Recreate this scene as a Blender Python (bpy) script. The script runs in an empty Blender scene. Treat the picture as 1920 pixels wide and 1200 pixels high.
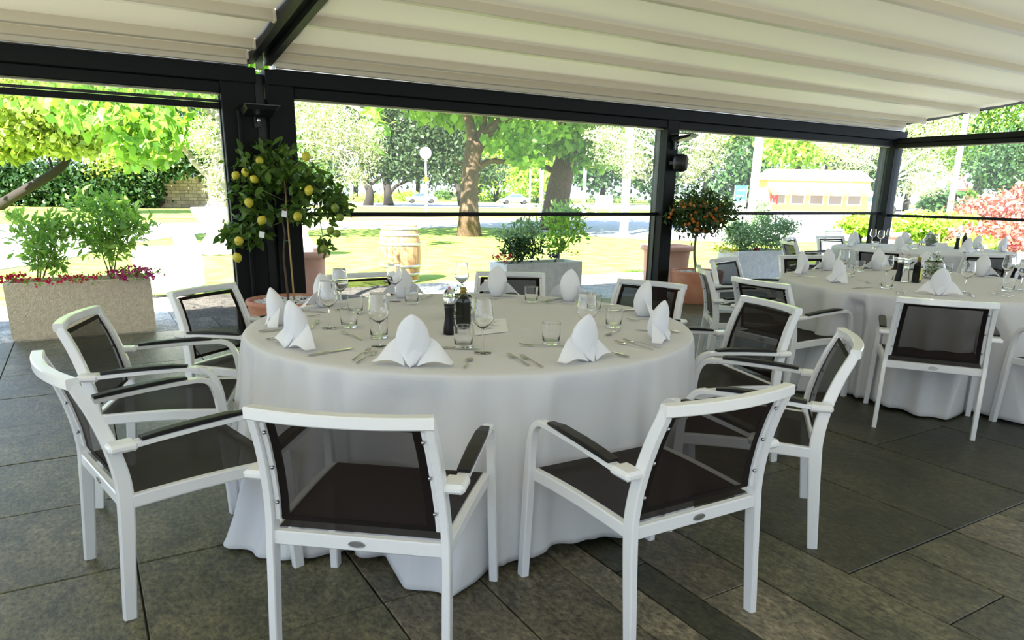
import bpy, math, random
import numpy as np
from mathutils import Vector, Matrix
random.seed(7); rng = np.random.default_rng(7)
scene = bpy.context.scene
COL = scene.collection
PI = math.pi

# ------------------------------------------------------------------ camera
CF, CYP, CH = 1319.0, 733.0, 1.42
_yaw, _pit, _rol = [math.radians(a) for a in (31.0035, 15.618, -0.8982)]
_f = Vector((math.sin(_yaw)*math.cos(_pit), math.cos(_yaw)*math.cos(_pit), -math.sin(_pit)))
_r = Vector((math.cos(_yaw), -math.sin(_yaw), 0)); _d = _f.cross(_r)
CR = math.cos(_rol)*_r + math.sin(_rol)*_d
CD = -math.sin(_rol)*_r + math.cos(_rol)*_d
CFW = _f
cam = bpy.data.cameras.new('camera'); camo = bpy.data.objects.new('camera', cam); COL.objects.link(camo)
m = Matrix.Identity(4)
for i in range(3):
    m[i][0] = CR[i]; m[i][1] = -CD[i]; m[i][2] = -CFW[i]
m[2][3] = CH
camo.matrix_world = m
cam.sensor_width = 36; cam.lens = CF/1920*36; cam.shift_y = (CYP-600)/1920
cam.clip_start = 0.05; cam.clip_end = 600
scene.camera = camo

def ray(x, y): return CR*((x-960)/CF) + CD*((y-CYP)/CF) + CFW
def gz(x, y, z=0.0):
    d = ray(x, y); t = (z-CH)/d.z; return Vector((d.x*t, d.y*t, z))
def gy(x, y, Y):
    d = ray(x, y); t = Y/d.y; return Vector((d.x*t, Y, CH+d.z*t))
def gx(x, y, X):
    d = ray(x, y); t = X/d.x; return Vector((X, d.y*t, CH+d.z*t))

# ------------------------------------------------------------------ light
scene.view_settings.view_transform = 'Standard'; scene.view_settings.look = 'None'
scene.view_settings.gamma = 1; scene.view_settings.use_curve_mapping = False
scene.view_settings.exposure = 1.45
world = bpy.data.worlds.new('world'); scene.world = world; world.use_nodes = True
nt = world.node_tree; nt.nodes.clear()
wo = nt.nodes.new('ShaderNodeOutputWorld'); wb = nt.nodes.new('ShaderNodeBackground')
tc = nt.nodes.new('ShaderNodeTexCoord'); sx = nt.nodes.new('ShaderNodeSeparateXYZ'); cr = nt.nodes.new('ShaderNodeValToRGB')
nt.links.new(tc.outputs['Generated'], sx.inputs[0]); nt.links.new(sx.outputs['Z'], cr.inputs[0])
cr.color_ramp.elements[0].color = (.76, .88, 1, 1); cr.color_ramp.elements[1].color = (.38, .58, 1, 1)
cr.color_ramp.elements[1].position = .8
nt.links.new(cr.outputs[0], wb.inputs[0]); wb.inputs[1].default_value = .95
nt.links.new(wb.outputs[0], wo.inputs[0])
sun = bpy.data.lights.new('sun', 'SUN'); sun.energy = 14.0; sun.color = (1, .95, .86); sun.angle = math.radians(.6)
suno = bpy.data.objects.new('sun', sun); COL.objects.link(suno)
TOSUN = Vector((-.60, -.42, .68)).normalized()
suno.rotation_euler = TOSUN.to_track_quat('Z', 'Y').to_euler(); suno.location = (-20, -14, 30)

# ------------------------------------------------------------------ helpers
class MB:
    """collects shapes for ONE mesh"""
    def __init__(s): s.v = []; s.f = []; s.sm = []
    def add(s, vs, fs, smooth=False):
        o = len(s.v); s.v += [tuple(v) for v in vs]
        for f in fs: s.f.append(tuple(o+i for i in f)); s.sm.append(smooth)
        return s
    def box(s, a, b, bev=0.0, mat=None):
        x0, y0, z0 = a; x1, y1, z1 = b
        if bev <= 0:
            vs = [(x0,y0,z0),(x1,y0,z0),(x1,y1,z0),(x0,y1,z0),(x0,y0,z1),(x1,y0,z1),(x1,y1,z1),(x0,y1,z1)]
            fs = [(0,3,2,1),(4,5,6,7),(0,1,5,4),(1,2,6,5),(2,3,7,6),(3,0,4,7)]
        else:
            vs, fs = [], []
            for (zz, k) in ((z0, bev), (z0+bev, 0), (z1-bev, 0), (z1, bev)):
                vs += [(x0+bev,y0+k,zz),(x1-bev,y0+k,zz),(x1-k,y0+bev,zz),(x1-k,y1-bev,zz),(x1-bev,y1-k,zz),(x0+bev,y1-k,zz),(x0+k,y1-bev,zz),(x0+k,y0+bev,zz)]
            for r in range(3):
                for i in range(8): j = (i+1) % 8; fs.append((r*8+i, r*8+j, r*8+8+j, r*8+8+i))
            fs += [tuple(range(7,-1,-1)), tuple(range(24,32))]
        if mat is not None: vs = [mat @ Vector(v) for v in vs]
        return s.add(vs, fs)
    def rings(s, rings, caps=True, smooth=True, closed=True):
        n = len(rings[0]); vs = [p for r in rings for p in r]; fs = []
        for k in range(len(rings)-1):
            for i in range(n if closed else n-1):
                j = (i+1) % n; fs.append((k*n+i, k*n+j, (k+1)*n+j, (k+1)*n+i))
        o = len(s.v); s.add(vs, fs, smooth)
        if caps and closed:
            s.add([], []); s.f.append(tuple(o+i for i in range(n-1,-1,-1))); s.sm.append(False)
            s.f.append(tuple(o+(len(rings)-1)*n+i for i in range(n))); s.sm.append(False)
        return s
    def tube(s, pts, rad, n=8, caps=True, smooth=True):
        pts = [Vector(p) for p in pts]; R = rad if hasattr(rad, '__len__') else [rad]*len(pts)
        rings = []; up = None
        for i, p in enumerate(pts):
            t = (pts[min(i+1,len(pts)-1)]-pts[max(i-1,0)]).normalized()
            if up is None: up = Vector((0,0,1)) if abs(t.z) < .9 else Vector((1,0,0))
            a = t.cross(up).normalized(); b = a.cross(t).normalized(); up = b
            rings.append([p+(a*math.cos(2*PI*k/n)+b*math.sin(2*PI*k/n))*R[i] for k in range(n)])
        return s.rings(rings, caps, smooth)
    def sweep(s, pts, w, h, side=(1,0,0)):
        """rectangular bar: w along 'side', h in the plane of the path"""
        pts = [Vector(p) for p in pts]; sd = Vector(side).normalized(); rings = []
        W = w if hasattr(w,'__len__') else [w]*len(pts); Hh = h if hasattr(h,'__len__') else [h]*len(pts)
        for i, p in enumerate(pts):
            t = (pts[min(i+1,len(pts)-1)]-pts[max(i-1,0)]).normalized()
            nrm = sd.cross(t).normalized(); a = sd*W[i]/2; b = nrm*Hh[i]/2; c = .22
            rings.append([p-a-b*(1-c), p-a*(1-c)-b, p+a*(1-c)-b, p+a-b*(1-c), p+a+b*(1-c), p+a*(1-c)+b, p-a*(1-c)+b, p-a+b*(1-c)])
        return s.rings(rings, True, False)
    def lathe(s, prof, n=24, c=(0,0,0), smooth=True, cap0=True, cap1=True, wob=None):
        rings = []
        for k, (r, z) in enumerate(prof):
            rings.append([(c[0]+r*math.cos(2*PI*i/n), c[1]+r*math.sin(2*PI*i/n), c[2]+z) for i in range(n)])
        o = len(s.v); s.rings(rings, False, smooth)
        L = len(prof)
        if cap0: s.f.append(tuple(o+i for i in range(n-1,-1,-1))); s.sm.append(False)
        if cap1: s.f.append(tuple(o+(L-1)*n+i for i in range(n))); s.sm.append(False)
        return s
    def ball(s, c, r, nu=10, nv=6, sc=(1,1,1)):
        prof = [(max(1e-4, r*math.sin(PI*k/nv)), -r*math.cos(PI*k/nv)) for k in range(nv+1)]
        rings = [[(c[0]+sc[0]*a*math.cos(2*PI*i/nu), c[1]+sc[1]*a*math.sin(2*PI*i/nu), c[2]+sc[2]*z) for i in range(nu)] for a, z in prof]
        return s.rings(rings, True, True)
    def grid(s, fn, nu, nv, smooth=True, wrap=False):
        vs = [fn(i/nu, j/nv) for j in range(nv+1) for i in range(nu+(0 if wrap else 1))]
        w = nu+(0 if wrap else 1); fs = []
        for j in range(nv):
            for i in range(nu):
                i2 = (i+1) % w; fs.append((j*w+i, j*w+i2, (j+1)*w+i2, (j+1)*w+i))
        return s.add(vs, fs, smooth)
    def mesh(s, name):
        me = bpy.data.meshes.new(name); me.from_pydata(s.v, [], s.f)
        me.polygons.foreach_set('use_smooth', s.sm); me.update(); return me
    def build(s, name, mat, parent=None, solid=0.0):
        o = link(name, s.mesh(name), mat, parent)
        if solid:
            md = o.modifiers.new('solid', 'SOLIDIFY'); md.thickness = solid; md.offset = 0
        return o
def link(name, me, mat=None, parent=None):
    if mat is not None and len(me.materials) == 0: me.materials.append(M[mat] if isinstance(mat, str) else mat)
    o = bpy.data.objects.new(name, me); COL.objects.link(o)
    if parent is not None: o.parent = parent
    return o
def tag(o, label=None, cat=None, group=None, kind=None):
    if label: o['label'] = label
    if cat: o['category'] = cat
    if group: o['group'] = group
    if kind: o['kind'] = kind
    return o
def empty(name, loc=(0,0,0), rz=0.0, label=None, cat=None, group=None):
    o = bpy.data.objects.new(name, None); COL.objects.link(o); o.location = loc; o.rotation_euler = (0,0,rz)
    o.empty_display_size = .05
    return tag(o, label, cat, group)
def copy_tree(o, parent=None, label=None, group=None):
    c = o.copy(); COL.objects.link(c)
    if parent is not None: c.parent = parent
    if label: c['label'] = label
    if group: c['group'] = group
    for ch in list(o.children): copy_tree(ch, c)
    return c
def struct(o): o['kind'] = 'structure'; return o
def catmull(pts, n=6):
    P = [Vector(p) for p in pts]; out = []
    for i in range(len(P)-1):
        a, b, c, d = P[max(i-1,0)], P[i], P[i+1], P[min(i+2,len(P)-1)]
        for k in range(n):
            t = k/n; out.append(.5*((2*b)+(c-a)*t+(2*a-5*b+4*c-d)*t*t+(3*b-a-3*c+d)*t**3))
    out.append(P[-1]); return out
def quads_mesh(name, V, n=4):
    """V: (N,n,3) array of separate polygons"""
    V = np.asarray(V, dtype=np.float32); N = V.shape[0]
    me = bpy.data.meshes.new(name); me.vertices.add(N*n); me.vertices.foreach_set('co', V.reshape(-1))
    me.loops.add(N*n); me.loops.foreach_set('vertex_index', np.arange(N*n, dtype=np.int32))
    me.polygons.add(N); me.polygons.foreach_set('loop_start', np.arange(0, N*n, n, dtype=np.int32))
    me.polygons.foreach_set('loop_total', np.full(N, n, dtype=np.int32)); me.update(); return me

# ------------------------------------------------------------------ materials
M = {}
def nodes(name):
    mt = bpy.data.materials.new(name); mt.use_nodes = True; n = mt.node_tree; M[name] = mt
    return mt, n, n.nodes['Principled BSDF'], n.nodes['Material Output']
def mat(name, col, rough=.5, metal=0.0, var=None, vs=8.0, bump=0.0, bs=40.0, spec=.5, coat=0.0, objvar=0.0, island=None, stretch=None, detail=4):
    mt, n, b, out = nodes(name)
    b.inputs['Base Color'].default_value = (*col, 1); b.inputs['Roughness'].default_value = rough; b.inputs['Metallic'].default_value = metal
    b.inputs['Specular IOR Level'].default_value = spec; b.inputs['Coat Weight'].default_value = coat
    N = n.nodes.new; L = n.links.new
    tcn = N('ShaderNodeTexCoord'); src = tcn.outputs['Object']
    if stretch:
        mp = N('ShaderNodeMapping'); mp.inputs['Scale'].default_value = stretch; L(src, mp.inputs[0]); src = mp.outputs[0]
    colout = None
    if var is not None:
        nz = N('ShaderNodeTexNoise'); nz.inputs['Scale'].default_value = vs; nz.inputs['Detail'].default_value = detail; L(src, nz.inputs['Vector'])
        rp = N('ShaderNodeValToRGB'); rp.color_ramp.elements[0].position = .35; rp.color_ramp.elements[1].position = .65
        rp.color_ramp.elements[0].color = (*col, 1); rp.color_ramp.elements[1].color = (*var, 1); L(nz.outputs['Fac'], rp.inputs[0]); colout = rp.outputs[0]
    if objvar or island:
        hs = N('ShaderNodeHueSaturation'); mr = N('ShaderNodeMapRange')
        if island:
            gi = N('ShaderNodeNewGeometry'); L(gi.outputs['Random Per Island'], mr.inputs[0]); k = island
        else:
            oi = N('ShaderNodeObjectInfo'); L(oi.outputs['Random'], mr.inputs[0]); k = objvar
        mr.inputs[3].default_value = 1-k; mr.inputs[4].default_value = 1+k; L(mr.outputs[0], hs.inputs['Value'])
        if colout: L(colout, hs.inputs['Color'])
        else: hs.inputs['Color'].default_value = (*col, 1)
        colout = hs.outputs[0]
    if colout: L(colout, b.inputs['Base Color'])
    if bump:
        nb = N('ShaderNodeTexNoise'); nb.inputs['Scale'].default_value = bs; nb.inputs['Detail'].default_value = 5; L(src, nb.inputs['Vector'])
        bp = N('ShaderNodeBump'); bp.inputs['Strength'].default_value = bump; bp.inputs['Distance'].default_value = .02
        L(nb.outputs['Fac'], bp.inputs['Height']); L(bp.outputs[0], b.inputs['Normal'])
    return mt
def leafmat(name, col, trans=.35, var=.3, rough=.45, hue=.02):
    mt, n, b, out = nodes(name); N = n.nodes.new; L = n.links.new
    gi = N('ShaderNodeNewGeometry'); oi = N('ShaderNodeObjectInfo'); ad = N('ShaderNodeMath'); ad.operation = 'ADD'
    L(gi.outputs['Random Per Island'], ad.inputs[0]); L(oi.outputs['Random'], ad.inputs[1])
    fr = N('ShaderNodeMath'); fr.operation = 'FRACT'; L(ad.outputs[0], fr.inputs[0])
    hs = N('ShaderNodeHueSaturation'); hs.inputs['Color'].default_value = (*col, 1)
    mr = N('ShaderNodeMapRange'); mr.inputs[3].default_value = 1-var; mr.inputs[4].default_value = 1+var; L(fr.outputs[0], mr.inputs[0]); L(mr.outputs[0], hs.inputs['Value'])
    m2 = N('ShaderNodeMapRange'); m2.inputs[3].default_value = .5+hue; m2.inputs[4].default_value = .5-hue; L(fr.outputs[0], m2.inputs[0]); L(m2.outputs[0], hs.inputs['Hue'])
    L(hs.outputs[0], b.inputs['Base Color']); b.inputs['Roughness'].default_value = rough; b.inputs['Specular IOR Level'].default_value = .35
    tr = N('ShaderNodeBsdfTranslucent'); mx = N('ShaderNodeMixShader'); mx.inputs[0].default_value = trans
    gm = N('ShaderNodeMixRGB'); gm.blend_type = 'MULTIPLY'; gm.inputs[0].default_value = 1; gm.inputs[2].default_value = (1.2, 1.25, .6, 1)
    L(hs.outputs[0], gm.inputs[1]); L(gm.outputs[0], tr.inputs[0])
    L(b.outputs[0], mx.inputs[1]); L(tr.outputs[0], mx.inputs[2]); L(mx.outputs[0], out.inputs[0]); return mt
def glassmat(name, col=(1,1,1), rough=0.0, ior=1.45):
    mt, n, b, out = nodes(name); N = n.nodes.new; L = n.links.new
    b.inputs['Base Color'].default_value = (*col, 1); b.inputs['Roughness'].default_value = rough; b.inputs['IOR'].default_value = ior
    b.inputs['Transmission Weight'].default_value = 1.0; return mt
def slingmat(name, col, see):
    mt, n, b, out = nodes(name); N = n.nodes.new; L = n.links.new
    b.inputs['Base Color'].default_value = (*col, 1); b.inputs['Roughness'].default_value = .6; b.inputs['Specular IOR Level'].default_value = .12
    t = N('ShaderNodeBsdfTransparent'); mx = N('ShaderNodeMixShader'); mx.inputs[0].default_value = see
    L(b.outputs[0], mx.inputs[1]); L(t.outputs[0], mx.inputs[2]); L(mx.outputs[0], out.inputs[0]); return mt
def vinylmat(name, haze=.06, refl=.05):
    mt, n, b, out = nodes(name); N = n.nodes.new; L = n.links.new
    t = N('ShaderNodeBsdfTransparent'); t.inputs[0].default_value = (.97,.985,.98,1)
    dl = N('ShaderNodeBsdfTranslucent'); dl.inputs[0].default_value = (.95,.97,1,1)
    gl = N('ShaderNodeBsdfGlossy'); gl.inputs['Roughness'].default_value = .08
    tcn = N('ShaderNodeTexCoord'); mp = N('ShaderNodeMapping'); mp.inputs['Scale'].default_value = (.5, 1, 45); L(tcn.outputs['Object'], mp.inputs[0])
    nz = N('ShaderNodeTexNoise'); nz.inputs['Scale'].default_value = 1.3; nz.inputs['Detail'].default_value = 3; L(mp.outputs[0], nz.inputs[0])
    bp = N('ShaderNodeBump'); bp.inputs['Strength'].default_value = .25; bp.inputs['Distance'].default_value = .01; L(nz.outputs['Fac'], bp.inputs['Height']); L(bp.outputs[0], gl.inputs['Normal'])
    m1 = N('ShaderNodeMixShader'); m1.inputs[0].default_value = haze; L(t.outputs[0], m1.inputs[1]); L(dl.outputs[0], m1.inputs[2])
    m2 = N('ShaderNodeMixShader'); m2.inputs[0].default_value = refl; L(m1.outputs[0], m2.inputs[1]); L(gl.outputs[0], m2.inputs[2]); L(m2.outputs[0], out.inputs[0]); return mt
def clothmat(name, col, trans, rough=.9, bump=.0, bs=300):
    mt, n, b, out = nodes(name); N = n.nodes.new; L = n.links.new
    b.inputs['Base Color'].default_value = (*col,1); b.inputs['Roughness'].default_value = rough; b.inputs['Specular IOR Level'].default_value = .15
    t = N('ShaderNodeBsdfTranslucent'); t.inputs[0].default_value = (*col,1); mx = N('ShaderNodeMixShader'); mx.inputs[0].default_value = trans
    if bump:
        tcn = N('ShaderNodeTexCoord'); nb = N('ShaderNodeTexNoise'); nb.inputs['Scale'].default_value = bs; nb.inputs['Detail'].default_value = 6; L(tcn.outputs['Object'], nb.inputs['Vector'])
        bp = N('ShaderNodeBump'); bp.inputs['Strength'].default_value = bump; bp.inputs['Distance'].default_value = .01; L(nb.outputs['Fac'], bp.inputs['Height']); L(bp.outputs[0], b.inputs['Normal'])
    L(b.outputs[0], mx.inputs[1]); L(t.outputs[0], mx.inputs[2]); L(mx.outputs[0], out.inputs[0]); return mt

mat('frame_dark', (.008,.009,.009), .55, spec=.18)
mat('black', (.010,.010,.011), .4); mat('black_gloss', (.008,.008,.009), .12, coat=.5); mat('rubber', (.02,.02,.02), .7)
mat('white_paint', (.80,.80,.81), .22, coat=.3); mat('cream_paint', (.64,.56,.41), .4)
clothmat('roof_fabric', (.88,.82,.62), .02, .55); clothmat('linen', (.72,.715,.725), .06, .9, .10, 90); clothmat('napkin_cloth', (.88,.88,.92), .12, .9, .06, 120)
slingmat('sling', (.014,.008,.006), .20); slingmat('seat_sling', (.016,.010,.007), .06); mat('sling_hem', (.008,.005,.004), .6, spec=.2)
mat('pad', (.010,.010,.010), .4, spec=.3); mat('steel', (.62,.62,.62), .18, 1.0); mat('cutlery_steel', (.60,.59,.57), .14, 1.0); mat('screw', (.45,.45,.46), .2, 1.0)
mat('badge', (.42,.42,.42), .35, 1.0)
def slabmat(name, c0, c1, c2, rough=.42):
    mt, n, b, out = nodes(name); N = n.nodes.new; L = n.links.new
    tcn = N('ShaderNodeTexCoord'); oi = N('ShaderNodeObjectInfo'); av = N('ShaderNodeVectorMath'); av.operation = 'ADD'
    L(tcn.outputs['Object'], av.inputs[0]); L(oi.outputs['Location'], av.inputs[1])
    mp = N('ShaderNodeMapping'); mp.inputs['Scale'].default_value = (1, .55, 1); L(av.outputs[0], mp.inputs[0])
    n1 = N('ShaderNodeTexNoise'); n1.inputs['Scale'].default_value = 2.2; n1.inputs['Detail'].default_value = 6; L(mp.outputs[0], n1.inputs[0])
    n2 = N('ShaderNodeTexNoise'); n2.inputs['Scale'].default_value = 55; n2.inputs['Detail'].default_value = 9; n2.inputs['Roughness'].default_value = .72; L(mp.outputs[0], n2.inputs[0])
    rp = N('ShaderNodeValToRGB'); rp.color_ramp.elements[0].position = .33; rp.color_ramp.elements[1].position = .68; rp.color_ramp.elements[0].color = (*c0,1); rp.color_ramp.elements[1].color = (*c1,1)
    L(n1.outputs['Fac'], rp.inputs[0])
    r2 = N('ShaderNodeValToRGB'); r2.color_ramp.elements[0].position = .36; r2.color_ramp.elements[1].position = .66; r2.color_ramp.elements[0].color = (.38,.38,.38,1); r2.color_ramp.elements[1].color = (1.7,1.65,1.55,1); L(n2.outputs['Fac'], r2.inputs[0])
    mu0 = N('ShaderNodeMixRGB'); mu0.blend_type = 'MULTIPLY'; mu0.inputs[0].default_value = 1; L(rp.outputs[0], mu0.inputs[1]); L(r2.outputs[0], mu0.inputs[2])
    n4 = N('ShaderNodeTexNoise'); n4.inputs['Scale'].default_value = 9; n4.inputs['Detail'].default_value = 8; n4.inputs['Roughness'].default_value = .7; n4.inputs['Distortion'].default_value = 1.2; L(mp.outputs[0], n4.inputs[0])
    r4 = N('ShaderNodeValToRGB'); r4.color_ramp.elements[0].position = .36; r4.color_ramp.elements[1].position = .64; r4.color_ramp.elements[0].color = (.55,.58,.55,1); r4.color_ramp.elements[1].color = (1.4,1.32,1.25,1); L(n4.outputs['Fac'], r4.inputs[0])
    mu = N('ShaderNodeMixRGB'); mu.blend_type = 'MULTIPLY'; mu.inputs[0].default_value = 1; L(mu0.outputs[0], mu.inputs[1]); L(r4.outputs[0], mu.inputs[2])
    hs = N('ShaderNodeHueSaturation'); mr = N('ShaderNodeMapRange'); mr.inputs[3].default_value = .72; mr.inputs[4].default_value = 1.25; L(oi.outputs['Random'], mr.inputs[0]); L(mr.outputs[0], hs.inputs['Value']); L(mu.outputs[0], hs.inputs['Color'])
    L(hs.outputs[0], b.inputs['Base Color']); b.inputs['Roughness'].default_value = rough; b.inputs['Specular IOR Level'].default_value = .4
    ad = N('ShaderNodeMath'); ad.operation = 'ADD'; L(n1.outputs['Fac'], ad.inputs[0]); L(n2.outputs['Fac'], ad.inputs[1])
    n3 = N('ShaderNodeTexNoise'); n3.inputs['Scale'].default_value = 14; n3.inputs['Detail'].default_value = 5; L(mp.outputs[0], n3.inputs[0]); a2 = N('ShaderNodeMath'); a2.operation = 'ADD'; L(ad.outputs[0], a2.inputs[0]); L(n3.outputs['Fac'], a2.inputs[1])
    bp = N('ShaderNodeBump'); bp.inputs['Strength'].default_value = .30; bp.inputs['Distance'].default_value = .012; L(a2.outputs[0], bp.inputs['Height']); L(bp.outputs[0], b.inputs['Normal']); return mt
slabmat('slab', (.075,.078,.046), (.130,.125,.080), None); slabmat('slab_dark', (.034,.036,.022), (.060,.060,.036), None); slabmat('slab_light', (.115,.103,.072), (.190,.170,.122), None); slabmat('slab_daylit', (.34,.34,.33), (.44,.43,.40), None, .7)  # outdoor slabs are the same stone, daylight put into their paler colour
mat('grout', (.05,.05,.04), .9)
# ------------------------------------------------------------------ ground and floor
mat('grass', (.17,.27,.04), .9, var=(.30,.37,.09), vs=2.2, bump=.6, bs=22, spec=.1, detail=8)
mat('asphalt', (.36,.36,.36), .9, var=(.46,.46,.44), vs=3, bump=.2, bs=80, spec=.2)
mat('soil', (.07,.045,.03), .95, var=(.12,.08,.05), vs=12, bump=.5, bs=30)
mat('litter', (.34,.22,.11), .95, var=(.22,.24,.08), vs=5, bump=.5, bs=30, spec=.1)
lb = MB()
lb.add([(-80,10.62,-.03),(260,10.62,-.03),(260,260,-.03),(-80,260,-.03)], [(0,1,2,3)])
struct(lb.build('lawn', 'grass'))
def ground_patch(name, mt, pts, z):
    b = MB(); b.add([(p[0],p[1],z) for p in pts], [tuple(range(len(pts)))]); b.add([(p[0],p[1],-.06) for p in pts], []); n = len(pts)
    for i in range(n): j = (i+1) % n; b.f.append((i+n, j+n, j, i)); b.sm.append(False)
    return struct(b.build(name, mt))
near = [(-330,560),(-150,530),(20,500),(100,490),(240,455),(375,437),(470,431),(700,428),(900,425),(1000,432),(1100,441),(1230,448),(1420,452),(1560,450),(1700,448)]
far = [(1700,392),(1500,399),(1250,404),(1050,407),(900,412),(700,413),(400,417),(20,420),(-330,424)]
NP = [gz(*p) for p in near]; FP = [gz(*p) for p in far]
ground_patch('path', 'asphalt', [(p.x,p.y) for p in NP]+[(p.x,p.y) for p in FP], -.012)
ground_patch('road', 'asphalt', [(-60,76),(10,76),(40,70),(75,62),(140,48),(230,25),(240,45),(150,75),(90,98),(40,108),(-60,110)], -.012)
# leaf litter under the far trees
b = MB(); b.grid(lambda u,v: (5+30*u+4*math.sin(6*v), 37.5+(5.2+1.2*math.sin(17*u))*v, -.022+.012*math.sin(3.1*v)), 24, 4); tag(b.build('leaf_litter', 'litter'), 'brown fallen leaves scattered on the grass beyond the grey path', 'leaves', kind='stuff')

fl = MB().box((-5.6,-2.4,-.16), (13.6,10.62,-.016)); floor = struct(fl.build('floor', 'grout'))
def slab(x0, x1, y0, y1, mt):
    g = .003; cx, cy = (x0+x1)/2, (y0+y1)/2; w, h = (x1-x0)/2-g, (y1-y0)/2-g
    b = MB().box((-w,-h,-.02), (w,h,0), .003); o = b.build('slab', mt, floor)
    o.location = (cx, cy, random.uniform(-.0016,.0016)); return o
rowY = [2.875+.7325*k for k in range(-7, 11)] + [10.62]
for k in range(len(rowY)-1):
    y0, y1 = rowY[k], rowY[k+1]
    off = .02 if k == 6 else (-.685 if k >= 11 else (.02-.735*((k+1) % 2)))
    if y1 < 0.2: mtn = 'slab'
    mtn = 'slab_daylit' if y0 > 7.6 else 'slab'
    xs = [off-1.47*j for j in range(0, 6)]
    xs = sorted([x for x in xs if x > -5.5]+[-5.6])
    xe = xs + ([.762] if xs[-1] < .7 else [])
    for a, c in zip(xe[:-1], xe[1:]): slab(a, c, y0, y1, mtn)
strips = [.762,1.138,1.473,1.628,1.785,2.085,2.423]
for i, (a, c) in enumerate(zip(strips[:-1], strips[1:])):
    y = -2.35; js = {4:[-.9,.2,1.588,3.0,4.34], 0:[-1.2,.4,2.142,3.4,4.34], 1:[-1.5,-.2,1.15,2.8,4.34], 2:[-1.1,.9,2.4,4.34], 3:[-1.4,.3,1.9,3.3,4.34], 5:[-.7,.7,2.2,3.5,4.34]}[i]
    for yy in js: slab(a, c, y, yy, ('slab_light','slab_light','slab_light','slab_dark','slab_light','slab')[i]); y = yy
xs2 = [2.423,2.80,3.187,3.56,3.93,4.31,4.68,5.06,5.43]
for i, (a, c) in enumerate(zip(xs2[:-1], xs2[1:])):
    y = -2.35
    for yy in ([-1.1,.0,1.05,1.44] if i == 0 else ([-.8,.4,1.44] if i % 2 else [-1.3,-.1,1.44])):
        slab(a, c, y, yy, 'slab_light' if (i+int(yy*7)) % 3 == 0 else 'slab'); y = yy
xs3 = [2.423,3.187,3.93,4.68,5.43]
for i, (a, c) in enumerate(zip(xs3[:-1], xs3[1:])):
    for y0, y1 in ((1.44,2.30),(2.30,3.32),(3.32,4.34)) if i % 2 == 0 else ((1.44,2.75),(2.75,4.34)): slab(a, c, y0, y1, 'slab_dark')
for j in range(9):
    a = 5.43+j*.9075
    for y0, y1 in ((-2.35,-.9),(-.9,.55),(.55,2.0),(2.0,3.2),(3.2,4.34)): slab(a, a+.9075, y0, y1, 'slab_dark' if (j+int(y0)) % 2 else 'slab')
for k in range(9, len(rowY)-1):
    y0, y1 = (4.34 if k == 9 else rowY[k]), rowY[k+1]; x = .762; xx = .762+.735*(k % 2)+.4
    while x < 13.55:
        e = min(xx, 13.6); slab(x, e, y0, y1, 'slab_daylit' if y0 > 7.6 else 'slab'); x = e; xx += 1.47

# ------------------------------------------------------------------ pergola
YW, XR = 7.5, 11.99
def beam(name, a, b_, bev=.006, mt='frame_dark'):
    return struct(MB().box(a, b_, bev).build(name, mt))
def post(x0, x1, y0, y1, z1=2.42):
    o = empty('pergola_post', ((x0+x1)/2, (y0+y1)/2, 0)); struct(o); w, d = (x1-x0)/2, (y1-y0)/2
    MB().box((-w,-d,0), (w,d,z1), .008).build('shaft', 'frame_dark', o)
    MB().box((-w-.015,-d-.015,0), (w+.015,d+.015,.02), .004).build('base_plate', 'frame_dark', o)
    for s in (-1, 1): MB().box((s*w-.012 if s < 0 else w-.004, .0, .02), (s*w+.004 if s < 0 else w+.012, .07, z1-.14), .003).build('screen_guide', 'black', o)
    return o
post(1.275,1.585,7.5,7.68); post(1.70,1.955,7.5,7.68); post(6.87,7.075,7.5,7.76); post(12.0,12.24,7.5,7.78); post(-5.3,-5.05,7.5,7.7)
post(12.0,12.22,-1.6,-1.35, 2.42); post(1.3,1.6,-1.6,-1.35, 3.3); post(-5.3,-5.05,-1.6,-1.35, 3.3)
# drain channel between the two modules
beam('gutter_channel', (1.60,7.58,0), (1.69,7.66,2.5), .004, 'black')
beam('downpipe', (1.395,7.44,0), (1.43,7.475,2.15), .008, 'frame_dark')
# eave beams (two tiers)
beam('eave_beam', (-5.4,7.47,2.40), (1.60,7.72,2.537)); beam('eave_beam', (1.685,7.47,2.40), (12.26,7.72,2.537))
beam('eave_beam', (11.98,-1.6,2.345), (12.22,7.47,2.425))
for a, c in ((-5.05,1.275),(1.955,6.87),(7.075,12.0)): pass
# rafters
def rafter(x0, x1, dz=0.0, h=.13, mt='frame_dark'):
    b = MB(); z = lambda y: 2.60+.1036*(7.5-y)+dz
    vs = [(x0,7.55,z(7.55)-.02),(x1,7.55,z(7.55)-.02),(x1,-2.8,z(-2.8)-.02),(x0,-2.8,z(-2.8)-.02)]
    vs += [(v[0],v[1],v[2]+h) for v in vs]
    b.add(vs, [(0,3,2,1),(4,5,6,7),(0,1,5,4),(1,2,6,5),(2,3,7,6),(3,0,4,7)]); return struct(b.build('rafter', mt))
rafter(1.535,1.60); rafter(1.70,1.765); rafter(1.60,1.70,.07,.03,'black'); rafter(12.085,12.115,.05,.04); rafter(-5.3,-5.2)
struct(MB().box((1.612,7.50,2.53),(1.685,7.53,2.66),.004).build('gutter_end_plate', mat('green_lit_metal',(.35,.42,.22),.4)))  # green light falling on the gutter end is put into its colour
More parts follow.
